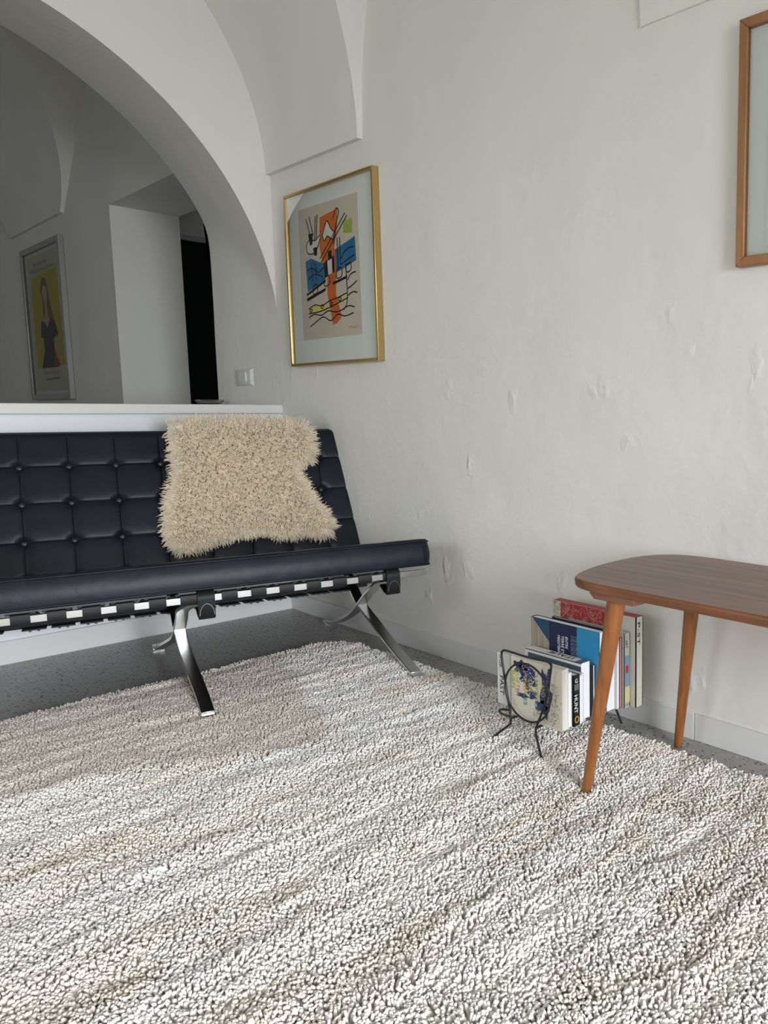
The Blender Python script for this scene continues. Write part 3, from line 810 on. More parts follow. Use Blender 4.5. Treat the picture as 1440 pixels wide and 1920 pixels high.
# ------------------------------------------------------------------ coffee table
tbl = empty('coffee_table', (-.245, -2.6, 0), 0, 'small walnut coffee table with rounded corners and splayed tapered legs', 'table')
def table():
    ox_, oy_ = -.245, -2.6
    TZ, TH = .480, .019
    # outline: straight long sides, bowed ends with generous corners
    pts = spline([(-.437, -2.62, 0), (-.437, -2.30, 0), (-.437, -2.16, 0), (-.434, -2.085, 0), (-.418, -2.035, 0), (-.385, -2.008, 0), (-.314, -1.986, 0), (-.231, -1.976, 0), (-.152, -1.981, 0), (-.096, -2.004, 0), (-.064, -2.045, 0), (-.052, -2.11, 0), (-.050, -2.20, 0), (-.050, -2.62, 0)], 5)
    half = [(p.x, p.y) for p in pts]
    full = half + [(x, 2 * -2.62 - y) for x, y in half[::-1][1:-1]]
    mb = MB(); n = len(full); cxm, cym = -.245, -2.62
    def ringat(sc, z): return [(cxm + (x - cxm) * (1 - sc / .19), cym + (y - cym) * (1 - sc / .62), z) for x, y in full]
    rs = [ringat(.003, TZ - TH), ringat(.001, TZ - TH + .003), ringat(0, TZ - .006), ringat(.0008, TZ - .002), ringat(.003, TZ)]
    for i in range(len(rs) - 1):
        v = rs[i] + rs[i + 1]; mb.add(v, [(k, (k + 1) % n, n + (k + 1) % n, n + k) for k in range(n)], 1)
    mb.add(rs[-1], [tuple(range(n))], 0); mb.add(rs[0], [tuple(range(n - 1, -1, -1))], 1)
    mb.v = [(x - ox_, y - oy_, z) for x, y, z in mb.v]
    me_o = mb.build('table_top', M['walnut'], tbl, mats=[M['walnut_edge']], smooth=True, angle=60)
    for (fx, fy, fz, tx, ty) in ((-.407, -2.052, .022, -.385, -2.118), (-.064, -2.040, 0, -.100, -2.110), (-.407, -3.188, .022, -.385, -3.122), (-.064, -3.2, 0, -.100, -3.13)):
        mb = MB(); sgn = 1 if ty > -2.6 else -1
        a = (tx - ox_, ty - oy_)
        # cleat block: chamfered at the outer end
        y_out = a[1] + .052 * sgn; y_in = a[1] - .065 * sgn
        poly = [(y_in, .441), (y_out - .012 * sgn, .441), (y_out, .452), (y_out, TZ - TH), (y_in, TZ - TH)]
        if sgn < 0: poly = poly[::-1]
        mb.prism(poly, 'x', a[0] - .026, a[0] + .026)
        mb.build('cleat', M['block'], tbl, bevel=.002)
        mb = MB(); mb.tube([(fx - ox_, fy - oy_, fz), (fx - ox_ + (tx - fx) * .03, fy - oy_ + (ty - fy) * .03, fz + .012), (tx - ox_, ty - oy_, .443)], [.0095, .0105, .0195], 28)
        mb.build('leg', M['teak'], tbl, smooth=True, angle=50)
table()

# ------------------------------------------------------------------ pictures
def frame_on_wall(name, label, y0, y1, z0, z1, wd, dp, m, inner=None, xw=0, round_=.002, depth_in=.006):
    """picture hung on the wall x = xw, facing -x"""
    root = empty(name, (xw, (y0 + y1) / 2, z0), 0, label, 'picture')
    oy, oz = (y0 + y1) / 2, z0
    def L(y, z): return (y - oy, z - oz)
    fr = empty('frame'); fr.parent = root
    a, b = L(y0, z0); c, d_ = L(y1, z1)
    for nm, quad in (('rail', [(a, b), (c, b), (c - wd, b + wd), (a + wd, b + wd)]), ('rail', [(a, d_), (a + wd, d_ - wd), (c - wd, d_ - wd), (c, d_)]),
                     ('stile', [(a, b), (a + wd, b + wd), (a + wd, d_ - wd), (a, d_)]), ('stile', [(c, b), (c, d_), (c - wd, d_ - wd), (c - wd, b + wd)])):
        mb = MB(); mb.prism(quad, 'x', -dp, -.001); mb.build(nm, m, fr, bevel=round_)
    mb = MB(); mb.box(-depth_in - .004, -.002, a + wd * .6, c - wd * .6, b + wd * .6, d_ - wd * .6); mb.build('mat_board', M['mat_board'], root)
    mb = MB(); mb.add([(-dp + .005, a + wd * .7, b + wd * .7), (-dp + .005, c - wd * .7, b + wd * .7), (-dp + .005, c - wd * .7, d_ - wd * .7), (-dp + .005, a + wd * .7, d_ - wd * .7)], [(0, 3, 2, 1)])
    mb.build('glass', M['pane'], root)
    return root, L
def flat(mb, poly, x): mb.add([(x, p[0], p[1]) for p in poly], [tuple(range(len(poly)))])
def stroke(mb, pts, wd, x, n=5):
    pts = [Vector((0, p[0], p[1])) for p in pts]
    if n > 1 and len(pts) > 2: pts = spline(pts, n)
    V_ = []; m_ = len(pts)
    for i, p in enumerate(pts):
        t = (pts[min(i + 1, m_ - 1)] - pts[max(i - 1, 0)]).normalized(); s = Vector((0, -t.z, t.y)) * wd / 2
        V_.append((x, p.y + s.y, p.z + s.z)); V_.append((x, p.y - s.y, p.z - s.z))
    mb.add(V_, [(2 * i, 2 * i + 1, 2 * i + 3, 2 * i + 2) for i in range(m_ - 1)])

root, L = frame_on_wall('framed_print', 'abstract orange and blue print in a thin brass frame beside the arch', -.742, -.140, .988, 1.625, .010, .026, M['brass'])
mb = MB(); PY0, PY1, PZ0, PZ1 = -.626, -.220, 1.085, 1.562
a, b = L(PY0, PZ0); c, d_ = L(PY1, PZ1); mb.box(-.0112, -.0098, a, c, b, d_); paper = mb.build('print', M['print_paper'], root)
# generic abstract harbour-like composition: s to the viewer's right (0..1), t upwards (0..1)
def PP(s, t): return (c - (c - a) * s, b + (d_ - b) * t)
def layer(name, m, polys=(), strokes=(), x=-.0116, wd=.004, n=5):
    mb = MB()
    for p in polys: flat(mb, [PP(*q) for q in p], x)
    for p in strokes: stroke(mb, [PP(*q) for q in p], wd, x, n)
    mb.build(name, m, paper)
layer('orange_shape', M['orange'], [[(.38, .90), (.68, .93), (.66, .78), (.60, .66), (.64, .60), (.62, .48), (.60, .32), (.66, .20), (.68, .14), (.60, .10), (.53, .09), (.50, .20), (.46, .32), (.47, .44), (.44, .50), (.40, .56), (.36, .68), (.37, .80)]])
layer('blue_shape', M['blue'], [[(.10, .60), (.20, .615), (.34, .575), (.42, .56), (.45, .50), (.42, .42), (.12, .37), (.11, .48)], [(.62, .64), (.94, .70), (.95, .53), (.80, .50), (.62, .47)]], x=-.0118)
layer('green_shape', M['green'], [[(.76, .74), (.90, .73), (.91, .82), (.87, .84), (.84, .82), (.80, .85), (.77, .82)]], x=-.0118)
layer('yellow_shape', M['yellow'], [[(.12, .235), (.24, .255), (.36, .245), (.46, .262), (.44, .225), (.30, .20), (.14, .205)]], x=-.0120)
layer('yellow_patch', M['yellow'], [[(.68, .275), (.78, .30), (.79, .27), (.70, .245)]], x=-.0120)
layer('white_shape', M['white_ink'], [[(.42, .76), (.50, .86), (.56, .80), (.62, .76), (.58, .72), (.50, .75), (.45, .72)], [(.13, .72), (.20, .76), (.28, .74), (.38, .77), (.34, .70), (.26, .65), (.15, .66)], [(.46, .56), (.60, .60), (.60, .48), (.46, .46)]], x=-.0121)
layer('drawn_lines', M['ink'], [[(.17, .80), (.25, .80), (.24, .72), (.20, .71)], [(.25, .69), (.32, .69), (.31, .63), (.26, .63)], [(.50, .64), (.56, .64), (.56, .58), (.50, .57)], [(.10, .355), (.44, .435), (.44, .418), (.10, .335)], [(.10, .32), (.44, .375), (.43, .352), (.10, .295)], [(.56, .405), (.80, .435), (.79, .415), (.56, .385)],
    [(.42, .555), (.48, .58), (.49, .47), (.43, .455)], [(.56, .59), (.60, .60), (.60, .48), (.56, .47)]],
    [[(.14, .92), (.20, .80)], [(.20, .93), (.26, .78)], [(.31, .92), (.28, .74)], [(.34, .93), (.31, .74)], [(.42, .76), (.50, .86), (.56, .80), (.62, .76), (.58, .72), (.50, .75), (.45, .72), (.42, .76)],
     [(.13, .72), (.20, .76), (.28, .74), (.38, .77), (.34, .70), (.26, .65), (.15, .66), (.13, .72)], [(.80, .88), (.36, .60)], [(.83, .86), (.38, .57)], [(.60, .68), (.64, .80), (.70, .90), (.66, .93), (.60, .86)],
     [(.66, .72), (.66, .48)], [(.70, .72), (.70, .52)], [(.70, .56), (.80, .62), (.92, .63)], [(.70, .52), (.82, .55), (.93, .57)], [(.20, .58), (.22, .44)], [(.28, .57), (.28, .44)], [(.13, .53), (.22, .54), (.32, .50), (.42, .53)], [(.14, .46), (.26, .49), (.40, .46)],
     [(.22, .40), (.22, .345), (.29, .355), (.29, .415), (.22, .40)], [(.42, .45), (.42, .39), (.50, .40), (.50, .46), (.42, .45)], [(.63, .49), (.63, .43), (.71, .44), (.71, .50), (.63, .49)], [(.79, .51), (.79, .46), (.86, .47), (.86, .52), (.79, .51)],
     [(.12, .235), (.24, .26), (.36, .245), (.50, .275), (.62, .285), (.78, .31)], [(.12, .20), (.32, .205), (.56, .235), (.80, .275)], [(.12, .17), (.22, .19), (.34, .175), (.46, .20), (.58, .185), (.68, .19), (.80, .215), (.90, .20)],
     [(.14, .10), (.26, .135), (.38, .16), (.50, .125), (.62, .165), (.74, .145), (.88, .16)], [(.78, .52), (.79, .36), (.78, .24), (.72, .19)], [(.80, .40), (.86, .44), (.94, .45)], [(.80, .34), (.88, .36), (.95, .385)], [(.80, .29), (.88, .31), (.95, .30)],
     [(.16, .235), (.19, .225), (.16, .21), (.14, .22), (.16, .235)], [(.36, .255), (.39, .24), (.36, .225), (.34, .24), (.36, .255)], [(.66, .29), (.69, .275), (.66, .26), (.64, .275), (.66, .29)], [(.52, .265), (.54, .25), (.52, .235), (.50, .25), (.52, .265)]], x=-.0124, wd=.0042)
layer('signature', M['ink'], strokes=[[(.80, .055), (.84, .065), (.87, .05), (.92, .062)]], x=-.0124, wd=.0012)

root, L = frame_on_wall('wood_framed_picture', 'blank white sheet in a brown oak frame high on the right wall', -2.74, -2.155, 1.137, 1.654, .021, .024, M['oak'])
a, b = L(-2.70, 1.175); c, d_ = L(-2.225, 1.616)
mb = MB(); P_ = []
random.seed(3)
pl_ = []
for k in range(40): pl_.append((a + (c - a) * k / 40, b + random.uniform(0, .002)))
for k in range(40): pl_.append((c - random.uniform(0, .002), b + (d_ - b) * k / 40))
for k in range(40): pl_.append((c - (c - a) * k / 40, d_ - random.uniform(0, .002)))
for k in range(40): pl_.append((a + random.uniform(0, .002), d_ - (d_ - b) * k / 40))
mb.prism(pl_, 'x', -.0135, -.0098); mb.build('paper_sheet', mat('deckled_white_paper', (.76, .77, .74), .9, spec=.1, bump=[(12, .3, .003, 3)]), root)

# far-room poster
root, L = frame_on_wall('framed_poster', 'yellow poster of a person in a dark dress in a silver frame beyond the arch', 2.60, 3.43, .888, 1.865, .035, .03, M['silver'])
a, b = L(2.66, .945); c, d_ = L(3.37, 1.81)
mb = MB(); mb.box(-.0112, -.0098, a, c, b, d_); paper = mb.build('poster_sheet', mat('cream_poster_paper', (.60, .57, .42), .9, spec=.1), root)
def pm(n_, c_): return mat(n_, c_, .85, spec=.1)
layer('yellow_ground', pm('mustard_ink', (.52, .43, .035)), [[(.10, .84), (.88, .87), (.93, .18), (.10, .17)]], x=-.0116)
layer('hair', pm('auburn_ink', (.24, .11, .04)), [[(.36, .74), (.44, .83), (.55, .82), (.60, .72), (.66, .58), (.72, .50), (.58, .48), (.44, .47), (.40, .58), (.42, .66)]], x=-.0119)
layer('skin', pm('skin_ink', (.50, .40, .27)), [[(.42, .72), (.46, .77), (.54, .76), (.57, .70), (.53, .62), (.54, .56), (.60, .50), (.50, .44), (.40, .51), (.46, .56), (.47, .63)], [(.34, .40), (.40, .40), (.30, .19), (.25, .19)], [(.70, .40), (.76, .40), (.88, .20), (.82, .19)]], x=-.0121)
layer('dress', pm('charcoal_ink', (.035, .037, .042)), [[(.33, .52), (.42, .51), (.50, .46), (.60, .52), (.72, .51), (.80, .40), (.66, .38), (.66, .30), (.76, .17), (.24, .17), (.36, .30), (.36, .39), (.28, .40)]], x=-.0123)
layer('red_panel', pm('red_ink', (.35, .03, .03)), [[(.64, .30), (.80, .18), (.62, .175)]], x=-.0125)
ln = [[(.22 + .05 * k, .92), (.22 + .05 * k, .945)] for k in range(9)] + [[(.12 + .05 * k, .875), (.12 + .05 * k, .90)] for k in range(15)] + [[(.30 + .06 * k, .12), (.30 + .06 * k, .15)] for k in range(8)] + [[(.35, .085), (.75, .09)]]
layer('lettering', pm('grey_ink', (.26, .26, .22)), strokes=ln, x=-.0123, wd=.014, n=1)

# ------------------------------------------------------------------ light switch on the jamb, glass dish on the sill
sw = empty('light_switch', (0, .312, .922), 0, 'white square light switch on the wall inside the arch', 'light switch')
mb = MB(); mb.add([(0, -.079, 0), (0, .079, 0), (0, .079, .074), (0, -.079, .074), (-.010, -.066, .008), (-.010, .066, .008), (-.010, .066, .066), (-.010, -.066, .066)], [(0, 1, 2, 3), (7, 6, 5, 4), (0, 4, 5, 1), (1, 5, 6, 2), (2, 6, 7, 3), (3, 7, 4, 0)])
mb.build('plate', M['plastic'], sw, bevel=.002)
mb = MB(); mb.prism([(-.034, .018), (.034, .018), (.034, .058), (-.034, .058)], 'x', -.0145, -.009); mb.build('rocker', M['plastic'], sw, bevel=.0015)
dish = MB(); P_ = []
for r_, z_ in ((.0, .845), (.03, .845), (.045, .849), (.055, .858), (.058, .866), (.055, .866), (.052, .860), (.042, .853), (.028, .850), (.0, .850)):
    P_.append([(-.075 + r_ * math.cos(2 * math.pi * k / 32), .50 + r_ * math.sin(2 * math.pi * k / 32), z_) for k in range(33)])
dish.grid(P_); tag(dish.build('glass_dish', M['bowl_glass'], smooth=True), 'small clear glass dish on the sill at the foot of the arch', 'dish')

# ------------------------------------------------------------------ magazine rack and books
rack = empty('magazine_rack', (-.19, -1.78, 0), 0, 'black wire magazine rack on splayed legs full of books', 'magazine rack')
def make_rack():
    ox_, oy_ = -.19, -1.78
    def end(x, sx, foot_l, foot_r, fz):
        loopp = [(x, -1.712, .243), (x, -1.706, .232), (x, -1.716, .17), (x, -1.735, .08)]
        mb = MB(); T_ = lambda P: [(p[0] - ox_, p[1] - oy_, p[2]) for p in P]
        hoop = [(x, -1.737, .076), (x, -1.722, .15), (x, -1.707, .225), (x, -1.712, .241), (x, -1.73, .244), (x, -1.80, .243), (x, -1.862, .246), (x, -1.874, .243), (x, -1.877, .232), (x, -1.858, .15), (x, -1.825, .076)]
        mb.tube(T_(spline(hoop, 5)), .0028, 8)
        mb.build('end_hoop', M['iron'], rack, smooth=True)
        mb = MB(); mb.tube(T_([(x - .003 * sx, -1.798 + .077 * math.cos(t), .157 + .070 * math.sin(t)) for t in np.linspace(0, 2 * math.pi, 49)[:-1]]), .0026, 8, closed=True)
        mb.build('ring', M['iron'], rack, smooth=True)
        for (y_, foot) in ((-1.737, foot_l), (-1.825, foot_r)):
            mb = MB(); mb.tube(T_([(x, y_, .080), (x - .002 * sx, y_, .064), (foot[0], foot[1], fz)]), .003, 8); mb.build('leg', M['iron'], rack, smooth=True)
    end(-.336, 1, (-.352, -1.690), (-.356, -1.862), .022)
    end(-.062, -1, (-.042, -1.675), (-.040, -1.838), 0)
    for y_ in (-1.737, -1.825):
        mb = MB(); mb.tube([(-.336 - ox_, y_ - oy_, .077), (-.062 - ox_, y_ - oy_, .077)], .003, 8); mb.build('base_wire', M['iron'], rack, smooth=True)
    mb = MB(); mb.tube([(p[0] - ox_, p[1] - oy_, p[2]) for p in spline([(-.33, -1.737, .077), (-.345, -1.71, .086), (-.335, -1.70, .090), (-.31, -1.715, .082), (-.30, -1.735, .077)], 4)], .0026, 8); mb.build('corner_loop', M['iron'], rack, smooth=True)
make_rack()

def text_mesh(body, size, origin, adv, up, m, parent, name='lettering', ext=.0002, width=None, loc0=(0, 0, 0)):
    cu = bpy.data.curves.new(name, 'FONT'); cu.body = body; cu.size = size; cu.extrude = ext; cu.resolution_u = 2
    t = bpy.data.objects.new(name, cu); COL.objects.link(t)
    bpy.context.view_layer.update()
    me = bpy.data.meshes.new_from_object(t.evaluated_get(bpy.context.evaluated_depsgraph_get()))
    COL.objects.unlink(t); bpy.data.objects.remove(t)
    adv = Vector(adv); up = Vector(up); nz = adv.cross(up); o0 = Vector(origin) - Vector(loc0)
    xs = [v.co.x for v in me.vertices] or [1]; sx = (width / max(xs)) if width else 1
    for v in me.vertices: v.co = o0 + adv * v.co.x * sx + up * v.co.y + nz * v.co.z
    me.materials.clear()
    return link(name, me, m, parent)

BK = {}
def bm_(n_, c_, r=.45): return mat(n_, c_, r, spec=.35)
pages = mat('page_block', (.72, .70, .64), .9, spec=.1); pages_w = mat('white_page_block', (.80, .81, .82), .9, spec=.1)
def book(name, label, x0, x1, y0, y1, z0, z1, m, spine='+Y', pg=None, t=.0015, cat='book', group='books and magazines in the wire rack', hard=.0015):
    """book standing parallel to the wall; covers face -x and +x"""
    o0 = ((x0 + x1) / 2, (y0 + y1) / 2, z0)
    root = empty(name, o0, 0, label, cat, group)
    X0, X1, Y0, Y1, H = x0 - o0[0], x1 - o0[0], y0 - o0[1], y1 - o0[1], z1 - z0
    mb = MB(); mb.box(X0, X0 + t, Y0, Y1, 0, H); mb.box(X1 - t, X1, Y0, Y1, 0, H)
    if spine == '+Y': mb.box(X0, X1, Y1 - t, Y1, 0, H)
    if spine == '-Y': mb.box(X0, X1, Y0, Y0 + t, 0, H)
    if spine == '+Z': mb.box(X0, X1, Y0, Y1, H - t, H)
    cover = mb.build('cover', m, root)
    mb = MB(); mb.box(X0 + t, X1 - t, Y0 + (t if spine == '-Y' else hard), Y1 - (t if spine == '+Y' else hard), hard, H - (t if spine == '+Z' else hard)); mb.build('page_block', pg or pages, root)
    return root, cover, o0
Z0 = .0805
white = bm_('white_cover', (.74, .74, .71)); black = bm_('black_cover', (.012, .012, .014)); cream = bm_('cream_cover', (.70, .66, .54))
navy = bm_('navy_cover', (.012, .02, .06)); sky = bm_('bright_blue_cover', (.03, .24, .46)); ink = M['ink']
def patch(root, o0, name, poly, x, m, axis='x', z=None):
    """flat printed shape on a -x facing cover (or -y facing spine)"""
    mb = MB()
    if axis == 'x': mb.add([(x - o0[0], p[0] - o0[1], p[1] - o0[2]) for p in poly], [tuple(range(len(poly)))])
    elif axis == 'y': mb.add([(p[0] - o0[0], x - o0[1], p[1] - o0[2]) for p in poly], [tuple(range(len(poly)))])
    else: mb.add([(p[0] - o0[0], p[1] - o0[1], x - o0[2]) for p in poly], [tuple(range(len(poly)))])
    return mb.build(name, m, root)

# white booklet sticking out at the left
r_, c_, o0 = book('booklet', 'thin white booklet with black lettering sticking out behind the rack ring', -.3006, -.2992, -1.86, -1.648, .086, .218, white, pg=pages_w, t=.0007, cat='booklet')
text_mesh('PAST', .021, (-.3009, -1.658, .160), (0, 0, -1), (0, -1, 0), ink, c_, loc0=o0, width=.050)
text_mesh('LA CASA', .012, (-.3009, -1.657, .212), (0, 0, -1), (0, -1, 0), ink, c_, loc0=o0, width=.032)
# front paperback: wave-like blue swirls under rainbow lettering
r_, c_, o0 = book('paperback', 'cream paperback with blue swirls and rainbow lettering at the front of the rack', -.3220, -.3010, -1.898, -1.722, Z0, .229, cream, pg=pages)
xx = -.3223
rs = random.Random(5)
blues = bm_('deep_blue_print', (.02, .045, .14)); greyb = bm_('grey_speckle_print', (.18, .19, .17))
mb = MB()
for (cy_, cz_, ry_, rz_) in ((-1.757, .206, .020, .016), (-1.785, .184, .026, .026), (-1.846, .165, .018, .052), (-1.80, .148, .016, .012), (-1.765, .138, .02, .006), (-1.83, .125, .02, .014), (-1.775, .212, .02, .009)):
    p = []
    for k in range(26):
        t = 2 * math.pi * k / 26; q = 1 + .28 * math.sin(5 * t + cy_ * 90) + rs.uniform(-.12, .12); p.append((cy_ + ry_ * q * math.cos(t), min(.226, cz_ + rz_ * q * math.sin(t))))
    mb.add([(xx - o0[0], p_[0] - o0[1], p_[1] - o0[2]) for p_ in p], [tuple(range(26))])
mb.build('blue_swirls', blues, c_)
mb = MB()
for k in range(420):
    y_ = rs.gauss(-1.868, .012); z_ = rs.uniform(.088, .19); 
    if k % 3 == 0: y_ = rs.gauss(-1.83, .014); z_ = rs.gauss(.11, .012)
    if y_ < -1.895 or z_ < .084: continue
    s_ = rs.uniform(.0005, .0014); mb.add([(xx - .0001 - o0[0], y_ - o0[1] + s_ * math.cos(a_), z_ - o0[2] + s_ * math.sin(a_)) for a_ in np.linspace(0, 5, 5)], [tuple(range(5))])
mb.build('grey_speckles', greyb, c_)
mb = MB()
for k in range(90):
    y_ = rs.gauss(-1.79, .02); z_ = rs.gauss(.18, .022); s_ = rs.uniform(.0008, .0022)
    mb.add([(xx - .0001 - o0[0], y_ - o0[1] + s_ * math.cos(a_), z_ - o0[2] + s_ * math.sin(a_)) for a_ in np.linspace(0, 5, 5)], [tuple(range(5))])
mb.build('foam_flecks', white, c_)
lets = [bm_('ochre_letters', (.58, .42, .03)), bm_('pink_letters', (.62, .20, .22)), bm_('teal_letters', (.05, .30, .20)), bm_('lime_letters', (.40, .48, .06)), bm_('mauve_letters', (.40, .22, .25))]
x2 = xx - .0004
for body, y_, z_, w_, m_ in (('SURFS', -1.727, .196, .048, 3), ('QUIE', -1.743, .203, .038, 0), ('TER', -1.743, .163, .030, 1), ('JUM', -1.769, .216, .030, 4), ('PURPL', -1.769, .184, .046, 0), ('ES', -1.769, .136, .020, 2), ('THE', -1.787, .187, .034, 0), ('CLI', -1.808, .214, .030, 4), ('MBODE', -1.808, .182, .046, 3), ('LS', -1.808, .134, .018, 2), ('AND', -1.830, .182, .032, 0), ('THE', -1.849, .214, .032, 4), ('OARS', -1.849, .178, .038, 3)):
    text_mesh(body, .0165, (x2, y_, z_), (0, 0, -1), (0, -1, 0), lets[m_], c_, loc0=o0, width=w_)
# white paperback
book('paperback', 'plain white paperback behind the swirly one, before the black spine', -.2985, -.2840, -1.892, -1.732, Z0, .214, white, pg=pages_w)
# black spine HUNT
r_, c_, o0 = book('hardback', 'black book whose spine has white lettering and a gold ring', -.2825, -.2620, -1.897, -1.735, Z0, .205, black, spine='-Y')
text_mesh('HUNT', .0165, (-.2805, -1.8973, .158), (0, 0, -1), (1, 0, 0), white, c_, loc0=o0, width=.045)
text_mesh('G', .014, (-.2785, -1.8973, .186), (1, 0, 0), (0, 0, 1), white, c_, loc0=o0)
patch(c_, o0, 'grey_photo', [(-.280, .168), (-.265, .168), (-.265, .183), (-.280, .183)], -1.8972, bm_('grey_print', (.12, .12, .115)), 'y')
mb = MB(); mb.tube([(-.2722 + .0062 * math.cos(t) - o0[0], -1.8971 - o0[1], .0965 + .0072 * math.sin(t) - o0[2]) for t in np.linspace(0, 6.28, 25)[:-1]], .0013, 6, closed=True); mb.build('gold_ring', bm_('gold_print', (.62, .30, .04)), c_)
# two thin white paperbacks
book('magazine', 'first of two slim white magazines right of the black spine with the gold ring', -.2605, -.2530, -1.896, -1.735, Z0, .200, white, pg=pages_w, t=.0008, cat='magazine')
book('magazine', 'second of two slim white magazines right of the black spine with the gold ring', -.2520, -.2445, -1.893, -1.735, Z0, .202, bm_('pale_grey_cover', (.55, .56, .56)), pg=pages_w, t=.0008, cat='magazine')
# white book with ITALIE on the upward facing spine
italie_roots = book('paperback', 'thick white paperback with ITALIE lettered along its upturned spine', -.2430, -.2130, -1.884, -1.690, Z0, .222, white, spine='+Z', pg=pages_w)
r_, c_, o0 = italie_roots
text_mesh('ITALIE', .020, (-.2190, -1.845, .2223), (0, 1, 0), (-1, 0, 0), ink, c_, loc0=o0, width=.085)
patch(c_, o0, 'grey_band', [(-.2432, -1.884), (-.2128, -1.884), (-.2128, -1.862), (-.2432, -1.862)], .2222, bm_('steel_blue_print', (.10, .16, .20)), 'z')
patch(c_, o0, 'photo_band', [(-1.700, .214), (-1.884, .214), (-1.884, .195), (-1.700, .195)], -.2432, bm_('slate_photo_print', (.06, .10, .12)))
# black slim book
book('paperback', 'slim black paperback between the upturned white spine and the navy cover', -.2110, -.2035, -1.893, -1.715, Z0, .212, black, pg=pages_w)
# large navy and blue book
r_, c_, o0 = book('art_book', 'large navy and bright blue art book with a photo of book spines on its cover', -.2020, -.1800, -1.905, -1.668, Z0, .2925, navy, pg=pages_w, t=.002)
xx = -.2023
stripes = bm_('brown_spines_print', (.30, .23, .17)); tan_ = bm_('tan_spines_print', (.46, .40, .32)); teal = bm_('petrol_print', (.012, .065, .14))
patch(c_, o0, 'photo_panel', [(-1.668, .2925), (-1.735, .2925), (-1.735, .12), (-1.668, .12)], xx, tan_)
mb = MB()
for k in range(9):
    y_ = -1.671 - .0072 * k; mb.add([(xx - .0002 - o0[0], yy - o0[1], zz - o0[2]) for yy, zz in ((y_, .291), (y_ - .003 - .0012 * (k % 3), .291), (y_ - .003 - .0012 * (k % 3), .12), (y_, .12))], [(0, 1, 2, 3)])
mb.build('photo_spines', stripes, c_)
patch(c_, o0, 'blue_triangle', [(-1.674, .2925), (-1.735, .2925), (-1.735, .238)], xx - .0004, teal)
patch(c_, o0, 'blue_panel', [(-1.832, .2925), (-1.905, .2925), (-1.905, Z0), (-1.832, Z0)], xx, sky)
for i_, b_ in enumerate(('ENTRE', 'TERRE ET', 'MEDITERR')):
    text_mesh(b_, .0125, (xx - .0002, -1.792 + .0135 * i_, .262), (0, 0, -1), (0, -1, 0), white, c_, loc0=o0, width=(.030, .046, .046)[i_])
bl = bm_('pale_blue_letters', (.25, .30, .42))
for i_ in range(4): text_mesh('la mer du milieu des terres', .0052, (xx - .0002, -1.812 - .0055 * i_, .268), (0, 0, -1), (0, -1, 0), bl, c_, loc0=o0, width=.07 - .008 * (i_ % 2))
# thin ones behind
book('magazine', 'black covered magazine with a pale top edge behind the navy book', -.1785, -.1690, -1.900, -1.722, Z0, .2965, black, pg=pages_w, t=.0012, cat='magazine')
book('paperback', 'thick white paged book half hidden behind the table leg', -.1675, -.1345, -1.896, -1.73, Z0, .266, white, pg=pages_w)
book('magazine', 'slim white magazine between the black one and the dark red one', -.1320, -.1250, -1.902, -1.72, Z0, .262, white, pg=pages_w, t=.0008, cat='magazine')
book('magazine', 'slim dark red magazine near the back of the rack', -.1240, -.1180, -1.904, -1.71, Z0, .262, bm_('dark_red_cover', (.22, .02, .03)), pg=pages, t=.0012, cat='magazine')
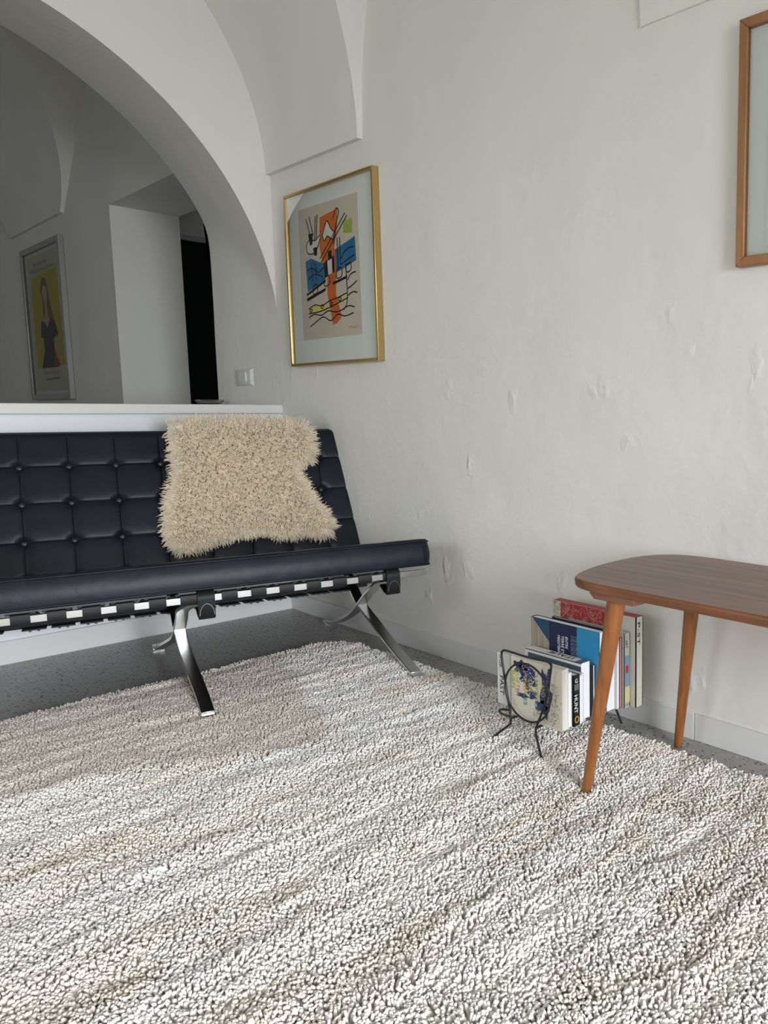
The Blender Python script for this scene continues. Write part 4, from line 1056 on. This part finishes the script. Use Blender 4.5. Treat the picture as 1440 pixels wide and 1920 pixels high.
# spine with blue field and red dot
r_, c_, o0 = book('hardback', 'grey and blue spined book with a red dot on it', -.1160, -.0950, -1.912, -1.70, Z0, .272, bm_('greige_cover', (.45, .43, .37)), spine='-Y')
patch(c_, o0, 'blue_field', [(-.1140, .135), (-.0955, .135), (-.0955, .215), (-.1140, .215)], -1.9123, bm_('dusty_blue_print', (.20, .28, .38)), 'y')
patch(c_, o0, 'yellow_field', [(-.1140, .095), (-.0955, .095), (-.0955, .135), (-.1140, .135)], -1.9123, bm_('straw_print', (.58, .52, .25)), 'y')
mb = MB(); mb.add([(-.1060 + .0055 * math.cos(t) - o0[0], -1.9126 - o0[1], .180 + .011 * math.sin(t) - o0[2]) for t in np.linspace(0, 6.28, 20)[:-1]], [tuple(range(19))]); mb.build('red_dot', bm_('red_print', (.50, .02, .04)), c_)
text_mesh('ART', .011, (-.1120, -1.9124, .255), (0, 0, -1), (1, 0, 0), ink, c_, loc0=o0)
text_mesh('1 2 3', .010, (-.1130, -1.9124, .0845), (1, 0, 0), (0, 0, 1), ink, c_, loc0=o0, width=.016)
# tallest: red patterned cover, cream spine
redp = bm_('red_lace_print', (.38, .03, .035)); 
r_, c_, o0 = book('art_book', 'tallest book with a red lace patterned cover and cream spine nearest the wall', -.0930, -.0655, -1.930, -1.640, Z0, .3115, bm_('old_cream_cover', (.58, .55, .46)), spine='-Y', t=.0025)
xx = -.0933
patch(c_, o0, 'red_panel', [(-1.668, .311), (-1.835, .311), (-1.835, .15), (-1.668, .15)], xx, redp)
patch(c_, o0, 'red_edge', [(-.0932, -1.93), (-.0653, -1.93), (-.0653, -1.64), (-.0932, -1.64)], .3117, redp, 'z')
mb = MB()
for k in range(150):
    y_ = rs.uniform(-1.83, -1.672); z_ = rs.uniform(.25, .308); a_ = rs.uniform(0, 6.28)
    p = [(y_, z_)]
    for j in range(3): a_ += rs.uniform(-1, 1); p.append((max(-1.834, min(-1.669, p[-1][0] + .005 * math.cos(a_))), min(.3105, p[-1][1] + .005 * math.sin(a_))))
    stroke(mb, [(q[0] - o0[1], q[1] - o0[2]) for q in p], .0008, xx - .0002 - o0[0], 2)
mb.build('lace_lines', bm_('pale_lace_print', (.55, .45, .32)), c_)
mb = MB()
for k in range(60):
    y_ = rs.uniform(-1.665, -1.642); z_ = rs.uniform(.25, .308); a_ = rs.uniform(0, 6.28); stroke(mb, [(y_ - o0[1], z_ - o0[2]), (y_ + .005 * math.cos(a_) - o0[1], min(.3105, z_ + .005 * math.sin(a_)) - o0[2])], .001, xx - .0002 - o0[0], 1)
mb.build('grey_lace', bm_('grey_lace_print', (.20, .17, .14)), c_)
text_mesh('FRUIT', .012, (xx - .0002, -1.851, .300), (0, 0, -1), (0, -1, 0), ink, c_, loc0=o0, width=.045)
text_mesh('P-ST', .014, (-.0870, -1.9304, .300), (0, 0, -1), (1, 0, 0), ink, c_, loc0=o0, width=.06)
